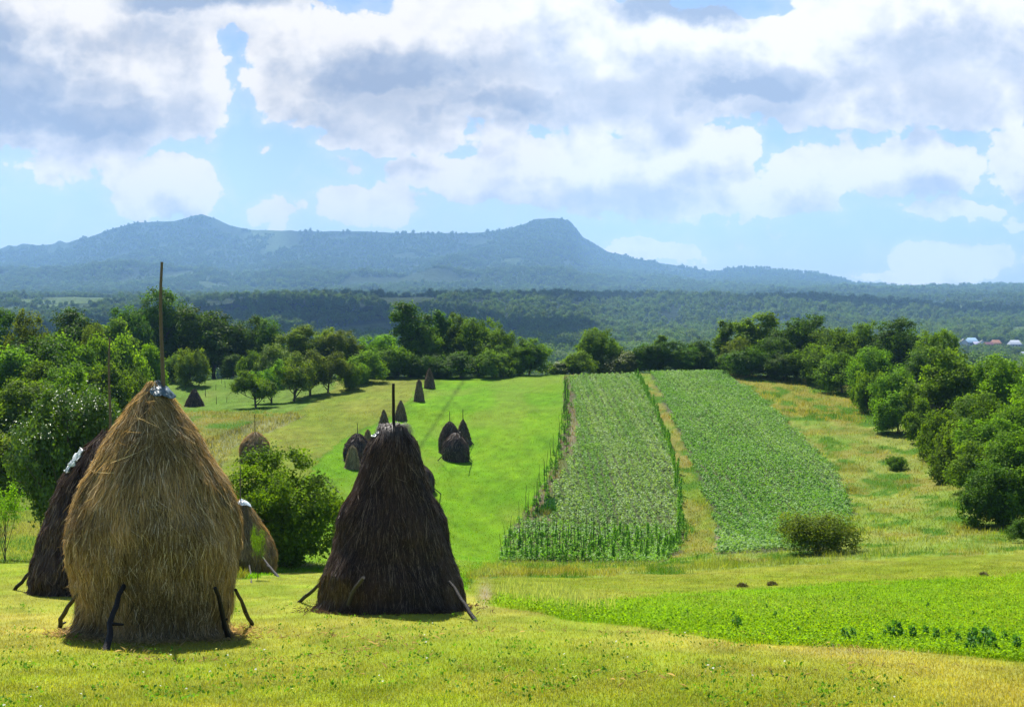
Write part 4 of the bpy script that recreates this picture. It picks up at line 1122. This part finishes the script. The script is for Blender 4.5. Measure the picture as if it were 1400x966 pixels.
mb = MB()
for cx_, cy_, rr_, nn, cc_ in ((s1.location.x, s1.location.y, 1.15, 1500, (.45, .36, .19)), (s2.location.x, s2.location.y, 1.3, 900, (.12, .085, .06)), (-8.6, 25.2, .3, 160, (.5, .42, .25)), (-3.3, 16.0, 1.6, 260, (.42, .36, .17)), (1.5, 15.5, 3, 240, (.42, .36, .17))):
    a = rng.random(nn) * 6.28; r = rr_ * (.9 + np.abs(rng.normal(size=nn)) * .22)
    X_ = cx_ + np.cos(a) * r; Y_ = cy_ + np.sin(a) * r; Z_ = H(X_, Y_) + .03 + .02 * rng.random(nn)
    leaves(mb, np.stack([X_, Y_, Z_], 1), .10, np.array(cc_) * (.6 + .8 * rng.random((nn, 1))), 1.2, None, .06)
tag(link('fallen_straw', mb.mesh('fallen_straw'), M_hay), 'loose straw fallen on the grass round the two big haystacks', 'straw', kind='stuff')
# little weeds and white flowers in the short grass
px = rng.uniform(-60, 1450, 1500); py = rng.uniform(800, 1000, 1500); x, y, z = G(px, py); zi = zone(x, y, z); k = (zi == ZI['knoll']) & (fbm(x / 2.5, y / 2.5, 2, 77) > .52); x, y, z = x[k], y[k], z[k]
mb = MB(); i = np.repeat(np.arange(len(x)), 5); n = len(i)
leaves(mb, np.stack([x[i] + rng.normal(size=n) * .04, y[i] + rng.normal(size=n) * .04, z[i] + .03 + .05 * rng.random(n)], 1), .04, np.array((.11, .24, .03)) * (.7 + .6 * rng.random((n, 1))), .6, None, .6)
k = rng.random(len(x)) < .10; m_ = int(k.sum())
leaves(mb, np.stack([x[k], y[k], z[k] + .09], 1), .028, np.full((m_, 3), .7), 2.0, None, .9)
tag(link('meadow_weeds', mb.mesh('meadow_weeds'), M_grass), 'small dark weeds and tiny white flowers in the short grass of the near slope', 'weeds', kind='stuff')

# young tree stakes in the left meadow
mb = MB(); tube(mb, [(0, 0, -.1), (.02, 0, .6), (0, .02, 1.25)], [.05, .045, .035], 1, 6); stk = mb.mesh('stake'); stk.materials.append(M_barkl)
mb = MB(); tube(mb, [(.08, 0, -.1), (.06, 0, .8), (.1, .02, 1.5)], [.02, .018, .01], 1, 5)
whip = mb.mesh('whip'); whip.materials.append(M_barkd)
for (px, py) in [(243, 531), (253, 532), (279, 523), (290, 516), (295, 533), (302, 512), (303, 524), (308, 529), (320, 520), (281, 541), (296, 552), (310, 550), (325, 538), (334, 527), (186, 543), (230, 517), (252, 515), (268, 521), (315, 513), (361, 549)]:
    x, Y, z = (float(v) for v in G(px, py))
    o = empty('tree_stake', (x, Y, z), random.random() * 6); s = random.uniform(.5, .85); o.scale = (s, s, s)
    o.rotation_euler[0] = random.gauss(0, .06)
    link('stake', stk, None, o); link('whip', whip, None, o)
    tag(o, 'short stake with a bare whip in the meadow with stakes', 'stake', 'stakes of young trees in the left meadow')

# dark weeds in the clover
mb = MB(); n = 46
t = rng.random(n); a = rng.random(n) * 6.28; r = .13 * (1 - t * .5)
leaves(mb, np.stack([np.cos(a) * r, np.sin(a) * r, .03 + t * .42], 1), .13, np.array((.075, .19, .035)) * (.7 + .6 * rng.random((n, 1))), .3)
tube(mb, [(0, 0, -.02), (0, 0, .45)], [.01, .005], (.05, .09, .03), 5)
wd = mb.mesh('weed'); wd.materials.append(M_crop)
WL = [(1005, 859, 1), (1012, 861, .8), (1003, 846, .6), (1060, 846, .6), (1091, 866, .5), (1158, 878, .9), (1167, 876, .8), (1213, 874, 1.0), (1229, 876, 1.3), (1250, 876, 1), (1266, 872, .8), (1280, 878, .9), (1330, 885, 1.2), (1343, 889, 1.3), (1352, 875, .9), (1325, 893, 1), (1360, 893, 1.1), (1375, 880, .8),
      (1048, 832, .5), (1080, 836, .5), (1114, 840, .5), (1140, 824, .6), (1174, 820, .5), (1268, 832, .6), (1330, 842, .5), (940, 842, .5), (1390, 892, 1), (1310, 882, .8), (1296, 872, .7), (1188, 882, .6), (980, 850, .4)]
for px, py, s in WL:
    x, Y, z = (float(v) for v in G(px, py))
    o = link('weed', wd, None, None, (x, Y, z)); s *= .5; o.scale = (s, s, s); o.rotation_euler = (random.gauss(0, .1), random.gauss(0, .1), random.random() * 6)
    tag(o, 'upright dark green dock weed in the bright strip of clover', 'weed', 'dock weeds in the clover strip')
# low leafy clover cover for the bright strip
px = rng.uniform(640, 1560, 110000); py = rng.uniform(780, 960, 110000); x, y, z = G(px, py); zi = zone(x, y, z); k = zi == ZI['clover']
mb = MB(); x, y, z = x[k], y[k], z[k]
leaves(mb, np.stack([x, y, z + .04 + .06 * rng.random(len(x))], 1), .036, np.array((.21, .37, .012)) * (.65 + .6 * rng.random((len(x), 1))), 1.2, None, .9)
tag(link('clover_leaves', mb.mesh('clover_leaves'), M_grass), 'bright green clover leaves in the strip below the plots', 'clover', kind='stuff')
# little heaps of old hay on the yellow strip
for i, (px, py, w, lb) in enumerate(((1015, 802, .17, 'left of two tiny dark tufts of old hay on the yellow strip'), (1056, 800, .18, 'right of two tiny dark tufts of old hay on the yellow strip'), (1345, 787, .15, 'tiny dark tuft of old hay on the yellow strip near the right edge'))):
    x, Y, z = (float(v) for v in G(px, py)); o = empty('hay_tuft', (x, Y, z)); n = 420
    a = rng.random(n) * 6.28; r = w * .8 * rng.random(n) ** .6; mb = MB()
    leaves(mb, np.stack([np.cos(a) * r, np.sin(a) * r, .01 + .09 * (1 - (r / w) ** 2) * rng.random(n)], 1), .16, np.array((.24, .22, .08)) * (.6 + .8 * rng.random((n, 1))), .6, None, .12)
    link('hay', mb.mesh('hay'), M_hayd, o); tag(o, lb, 'hay tuft')

# ------------------------------------------------------------------ far houses
def house(px, py, Y, w, d, hw, hr, rz, roofc, wallc, label, hip=.0):
    x = at(px, py, Y)[0]
    z0 = g = float(H_exact(np.array([x]), np.array([Y]))[0])
    o = empty('house', (x, Y, min(g, z0) ), rz)
    b = z0 - min(g, z0)
    mw = plain_mat('house_wall', wallc, nscale=.4, bump=0); mr = plain_mat('house_roof', roofc, rough=.7, nscale=.5, namp=.15, bump=0, spec=.2)
    mb = MB(); X, D = w / 2, d / 2; top = b + hw
    V = [(-X, -D, 0), (X, -D, 0), (X, D, 0), (-X, D, 0), (-X, -D, top), (X, -D, top), (X, D, top), (-X, D, top), (-X * (1 - hip), 0, top + hr * .96), (X * (1 - hip), 0, top + hr * .96)]
    mb.add(V, [(0, 1, 5, 4), (1, 2, 6, 5), (2, 3, 7, 6), (3, 0, 4, 7)]); mb.add(V, [(5, 6, 9), (7, 4, 8)])
    link('wall', mb.mesh('wall'), mw, o)
    mb = MB(); e = .5; X2, D2 = X + e, D + e; zz = top - .15; t = .25
    V = np.array([(-X2, -D2, zz), (X2, -D2, zz), (X2, D2, zz), (-X2, D2, zz), (-X2 * (1 - hip), 0, top + hr), (X2 * (1 - hip), 0, top + hr)], float)
    Fq = [(0, 1, 5, 4), (2, 3, 4, 5)]; mb.add(V + (0, 0, t), Fq); mb.add(V, [f[::-1] for f in Fq])
    mb.add(V + (0, 0, t), [(1, 2, 5), (3, 0, 4)] if hip > 0 else [(0, 1, 5)])
    link('roof', mb.mesh('roof'), mr, o)
    mb = MB()
    for sx in (-.5, .1, .6):
        c = np.array((sx * X, -D - .03, b + hw * .5)); mb.add(c + np.array([(-.5, 0, -.6), (.5, 0, -.6), (.5, 0, .6), (-.5, 0, .6)]), [(0, 1, 2, 3)])
        wo = link('window', mb.mesh('window'), M_win, o); mb = MB()
    return tag(o, label, 'house')
M_win = plain_mat('window_glass', (.03, .035, .04), rough=.15, bump=0, namp=.1, spec=.6)
house(1328, 472, 1340, 13, 9, 3.4, 5.0, .1, (.20, .32, .44), (.35, .42, .38), 'house with a bright pale blue hipped roof in the far village', .35)
house(1317, 473, 1338, 6, 8, 3.6, 3.6, 1.35, (.26, .25, .25), (.62, .58, .55), 'small grey gabled house left of the pale blue roofed house', 0)
house(1335, 474.5, 1325, 8, 7, 2.0, 2.6, .2, (.30, .30, .40), (.20, .2, .25), 'low shed with violet grey roof below the pale blue roofed house', 0)
house(1343, 473.5, 1345, 5, 7, 3.2, 2.6, 1.3, (.34, .32, .30), (.75, .74, .70), 'tiny white gabled house in the middle of the far village', 0)
house(1361, 472.5, 1350, 10, 9, 2.0, 3.8, .0, (.22, .10, .055), (.35, .22, .18), 'house with an orange brown roof in the far village', .3)
house(1351, 476, 1325, 9, 7, 1.6, 2.6, .1, (.10, .03, .04), (.10, .06, .06), 'low house with a dark maroon roof below the orange brown roof', .1)
house(1387, 474.5, 1330, 12, 9, 1.6, 4.6, .0, (.30, .34, .40), (.55, .52, .5), 'house with a pale silver roof near the right edge in the far village', .3)
house(1384, 468, 1400, 6, 6, 3.0, 2.4, .9, (.35, .34, .32), (.6, .6, .56), 'small pale house just above the silver roofed house', 0)
house(1400, 494, 1010, 6, 6, 2.2, 2.8, .3, (.24, .27, .36), (.5, .5, .5), 'pale roofed shed cut by the right edge, below the far village', 0)
house(764, 514, 790, 11, 8, 2.6, 4.0, .5, (.12, .14, .16), (.15, .20, .18), 'grey roofed hut hidden behind the scrub at the corner of the bean poles', .1)

# ------------------------------------------------------------------ cumulus added out of view to throw shade on the wooded ridge
mb = MB(); g = np.random.default_rng(55)
for k in range(48):
    a = g.random() * 6.28; r = g.random() ** .5; lo_ = k < 24
    cxy = (-640, 2330, 430, 620) if lo_ else (150, 3330, 950, 130)
    c0 = np.array((cxy[0] + math.cos(a) * r * cxy[2], cxy[1] + math.sin(a) * r * cxy[3], 1150 + 60 * g.random())); rx = (150 if lo_ else 120) + 120 * g.random() * (1.2 - r)
    th_, ph_ = np.meshgrid(np.linspace(0, np.pi, 15), np.linspace(0, 2 * np.pi, 24, endpoint=False), indexing='ij')
    d = np.stack([np.sin(th_) * np.cos(ph_), np.sin(th_) * np.sin(ph_), np.cos(th_)], -1)
    rr = rx * (1 + .35 * (fbm(d[..., 0] * 3 + k, d[..., 1] * 3 + d[..., 2] * 2, 3, k) - .5))
    V = d * rr[..., None] * (1, 1, .45); V[..., 2] = np.maximum(V[..., 2], -.12 * rx); V = (V + c0).reshape(-1, 3)
    jj, ii = np.meshgrid(np.arange(14), np.arange(24), indexing='ij'); q0 = (jj * 24 + ii).ravel(); q1 = (jj * 24 + (ii + 1) % 24).ravel()
    mb.add(V, np.stack([q0, q0 + 24, q1 + 24, q1], 1))
tag(link('added_shade_cloud', mb.mesh('added_shade_cloud', True), plain_mat('added_shade_cloud', (.85, .85, .86), rough=1, nscale=.01, namp=.05, bump=0, spec=0)), kind='structure')

# ------------------------------------------------------------------ air
bpy.ops.mesh.primitive_cube_add(size=1)
hz = bpy.context.object; hz.name = 'haze'
zmin = float(min(ZF.min(), ZZ.min(), gz.min())) - 1
zmax = float(ZF.max()) + 12
hz.scale = (19200, 9900, zmax - zmin); hz.location = (0, 9900 / 2 - 400, (zmax + zmin) / 2)
m, nt = new_mat('air')
pv = N(nt, 'ShaderNodeVolumePrincipled')
pv.inputs['Color'].default_value = (.33, .60, 1.0, 1); pv.inputs['Density'].default_value = 1.05e-4; pv.inputs['Anisotropy'].default_value = .25
oo = N(nt, 'ShaderNodeOutputMaterial'); nt.links.new(pv.outputs[0], oo.inputs['Volume'])
hz.data.materials.append(m); tag(hz, 'pale blue summer haze over the whole valley', 'haze', kind='stuff')

# ------------------------------------------------------------------ sky
SUN_EL, SUN_AZ = R(52), R(-18)     # azimuth from +Y, negative = to the left
w = bpy.data.worlds.new('World'); scn.world = w; w.use_nodes = True
nt = w.node_tree; nt.nodes.clear(); L = nt.links.new
SKYS = .055
sky = N(nt, 'ShaderNodeTexSky', sky_type='NISHITA'); sky.sun_disc = False
sky.sun_elevation = SUN_EL; sky.sun_rotation = SUN_AZ; sky.altitude = 300; sky.air_density = 1.0; sky.dust_density = .6; sky.ozone_density = 1.0
tc = N(nt, 'ShaderNodeTexCoord')
sp = N(nt, 'ShaderNodeSeparateXYZ'); L(tc.outputs['Generated'], sp.inputs[0])
ay = math_n(nt, 'MAXIMUM', math_n(nt, 'ABSOLUTE', sp.outputs[1]), .12)
U = math_n(nt, 'DIVIDE', sp.outputs[0], ay); V_ = math_n(nt, 'DIVIDE', sp.outputs[2], ay)
cb = N(nt, 'ShaderNodeCombineXYZ'); L(math_n(nt, 'MULTIPLY', U, 1.69), cb.inputs[0]); L(math_n(nt, 'MULTIPLY', V_, 1.69), cb.inputs[1])
P0n = cb.outputs[0]     # x: kpx right of 700, y: kpx above 400
def noise(vec, scale, detail, rough=.55, off=(0, 0, 0), st=(1, 1, 1), dist=0):
    mp = N(nt, 'ShaderNodeMapping'); mp.inputs['Location'].default_value = off; mp.inputs['Scale'].default_value = st
    L(vec, mp.inputs[0])
    n = N(nt, 'ShaderNodeTexNoise'); n.inputs['Scale'].default_value = scale; n.inputs['Detail'].default_value = detail; n.inputs['Roughness'].default_value = rough; n.inputs['Distortion'].default_value = dist
    L(mp.outputs[0], n.inputs['Vector'])
    return n
def vadd(a, b, op='ADD'):
    n = N(nt, 'ShaderNodeVectorMath', operation=op)
    for i, v in enumerate((a, b)):
        if isinstance(v, tuple): n.inputs[i].default_value = v
        else: L(v, n.inputs[i])
    return n.outputs[0]
def blobs(lst, vec):
    acc = None
    for (px, py, rx, ry, st) in lst:
        mp = N(nt, 'ShaderNodeMapping', vector_type='TEXTURE')
        mp.inputs['Location'].default_value = ((px - 700) / 1000, (400 - py) / 1000, 0); mp.inputs['Scale'].default_value = (rx / 1000, ry / 1000, 1)
        L(vec, mp.inputs[0])
        g = N(nt, 'ShaderNodeTexGradient', gradient_type='SPHERICAL'); L(mp.outputs[0], g.inputs[0])
        v = math_n(nt, 'MULTIPLY', g.outputs['Fac'], st)
        acc = v if acc is None else math_n(nt, 'SMOOTH_MAX', acc, v, .12)
    return acc
def smooth(v, a, b):
    n = N(nt, 'ShaderNodeMapRange', interpolation_type='SMOOTHSTEP'); n.inputs['From Min'].default_value = a; n.inputs['From Max'].default_value = b
    L(v, n.inputs['Value']); return n.outputs[0]
wn = noise(P0n, 9, 6, .62)
warp = vadd(vadd(wn.outputs['Color'], (.5, .5, .5), 'SUBTRACT'), (.11, .085, 0), 'MULTIPLY')
PW = vadd(P0n, warp)
COVER = [(90, 110, 300, 170, 1.5), (250, 110, 110, 130, 1.2), (235, 252, 115, 62, 1.2), (190, 10, 300, 80, 1.3), (400, 60, 130, 100, 1.1), (400, 120, 100, 60, 1.1), (560, 110, 280, 110, 1.5), (720, 60, 300, 130, 1.4), (860, 90, 300, 130, 1.6), (1050, 100, 260, 110, 1.4),
         (1260, 60, 330, 140, 1.6), (1240, 142, 150, 45, 1.1), (560, 192, 130, 32, 1.0), (480, 188, 60, 22, .9), (640, 245, 150, 42, 1.0), (740, 205, 130, 30, .9), (850, 238, 260, 85, 1.5), (950, 205, 120, 50, 1.2), (700, 265, 180, 34, 1.0), (500, 285, 120, 36, 1.1), (375, 290, 50, 32, .9), (366, 204, 28, 12, .85),
         (1110, 240, 110, 62, 1.2), (1230, 225, 150, 72, 1.4), (1395, 225, 70, 72, 1.3), (1020, 282, 230, 26, 1.0), (1290, 285, 150, 22, .9), (1300, 358, 140, 42, 1.05), (1230, 388, 130, 20, .8), (880, 345, 95, 20, .95), (1392, 300, 40, 14, .8), (1700, 150, 300, 250, 1.4), (-250, 100, 300, 200, 1.4), (700, -220, 1400, 190, 1.1), (1080, 183, 30, 14, .6)]
GREY = [(110, 165, 240, 75, 1.1), (20, 110, 200, 110, 1.1), (540, 105, 230, 70, 1.0), (640, 145, 200, 45, .9), (930, 8, 160, 45, 1.6), (300, -8, 260, 40, 1.3), (1010, 130, 200, 45, 1.1), (1320, 60, 200, 60, .7), (-200, 150, 250, 200, 1.0), (700, -250, 1300, 180, 1.0)]
cov = blobs(COVER, PW)
def field(dy):
    v = vadd(P0n, (dy * .35, dy, 0))
    f1 = noise(v, 6, 8, .6, (3.1, 1.7, 0), (1, 1.35, 1))
    vw = vadd(v, vadd(vadd(noise(v, 24, 2, .5).outputs['Color'], (.5, .5, .5), 'SUBTRACT'), (.05, .05, 0), 'MULTIPLY'))
    vo = N(nt, 'ShaderNodeTexVoronoi', voronoi_dimensions='2D', feature='F1'); vo.inputs['Scale'].default_value = 15; vo.inputs['Detail'].default_value = 2.5
    vo.inputs['Roughness'].default_value = .5; vo.inputs['Randomness'].default_value = 1; vo.normalize = True
    L(vw, vo.inputs['Vector'])
    puff = math_n(nt, 'MULTIPLY_ADD', vo.outputs['Distance'], -1.3, .42)
    return math_n(nt, 'ADD', math_n(nt, 'MULTIPLY_ADD', f1.outputs[0], 2.1, -1.05), math_n(nt, 'MULTIPLY', puff, .75))
f0 = field(0); fu = field(.028)
dens = math_n(nt, 'ADD', math_n(nt, 'MULTIPLY_ADD', cov, 1.25, -.33), f0)
alpha = math_n(nt, 'MAXIMUM', smooth(dens, .05, .20), math_n(nt, 'MULTIPLY', smooth(dens, -.3, .15), .22))
alpha = math_n(nt, 'MULTIPLY', alpha, smooth(sp.outputs[1], -.05, .12))      # the sky behind the camera is clear
veil = math_n(nt, 'MULTIPLY', smooth(noise(P0n, 2.2, 6, .6, (9, 4, 0), (1, 2.4, 1)).outputs[0], .42, .8), .5)
low = math_n(nt, 'MULTIPLY', smooth(V_, .12, -.01), .45)
veil = math_n(nt, 'MAXIMUM', veil, low)
gq = blobs(GREY, PW)
# light comes from above and behind: what has much cloud over it is grey, upper rims are bright
covu = blobs(COVER, vadd(PW, (-.008, .042, 0)))
occ = math_n(nt, 'ADD', math_n(nt, 'MULTIPLY_ADD', covu, 1.25, -.42), math_n(nt, 'MULTIPLY', fu, 1.0))
gfac = smooth(occ, .10, 1.15)
gbig = smooth(math_n(nt, 'ADD', gq, math_n(nt, 'MULTIPLY', f0, 1.05)), .15, .95)
rel = math_n(nt, 'MULTIPLY', math_n(nt, 'SUBTRACT', f0, fu), .5)
gtot = math_n(nt, 'MAXIMUM', math_n(nt, 'MULTIPLY', gfac, .62), gbig)
gtot = math_n(nt, 'SUBTRACT', gtot, rel, clamp=True)
EXPO = 1.95
W1 = tuple(v / SKYS / EXPO for v in (1.10, 1.07, 1.04)); G1 = tuple(v / SKYS / EXPO for v in (.42, .51, .68))
ccol = mixc(nt, gtot, W1, G1)
skyc = mixc(nt, 1.0, sky.outputs[0], (.88, 1.0, 1.22), 'MULTIPLY')
s1_ = mixc(nt, veil, skyc, tuple(v / SKYS / EXPO for v in (.58, .76, .95)))
fin = mixc(nt, alpha, s1_, ccol)
bg = N(nt, 'ShaderNodeBackground'); bg.inputs[1].default_value = SKYS; L(fin, bg.inputs[0])
wo = N(nt, 'ShaderNodeOutputWorld'); L(bg.outputs[0], wo.inputs[0])
w.cycles.sampling_method = 'MANUAL'; w.cycles.sample_map_resolution = 512

sd = bpy.data.lights.new('Sun', 'SUN'); sd.energy = 5.0; sd.angle = R(.53); sd.color = (1, .955, .87)
so = bpy.data.objects.new('Sun', sd); COL.objects.link(so)
from mathutils import Vector
dv = Vector((math.sin(SUN_AZ) * math.cos(SUN_EL), math.cos(SUN_AZ) * math.cos(SUN_EL), math.sin(SUN_EL)))
so.rotation_euler = dv.to_track_quat('Z', 'Y').to_euler(); so.location = dv * 100

cd_ = bpy.data.cameras.new('Camera'); cam = bpy.data.objects.new('Camera', cd_); COL.objects.link(cam)
cd_.sensor_width = 36; cd_.lens = F / 1400 * 36; cd_.clip_start = .1; cd_.clip_end = 30000
cam.location = (0, 0, 0); cam.rotation_euler = (R(90) - PIT, 0, 0); scn.camera = cam
scn.view_settings.view_transform = 'Standard'; scn.view_settings.look = 'None'; scn.view_settings.gamma = 1; scn.view_settings.exposure = 1.0
scn.render.engine = 'CYCLES'
c = scn.cycles; c.max_bounces = 6; c.diffuse_bounces = 3; c.glossy_bounces = 2; c.transmission_bounces = 4; c.volume_bounces = 1; c.transparent_max_bounces = 8
c.use_denoising = True
c.use_fast_gi = False
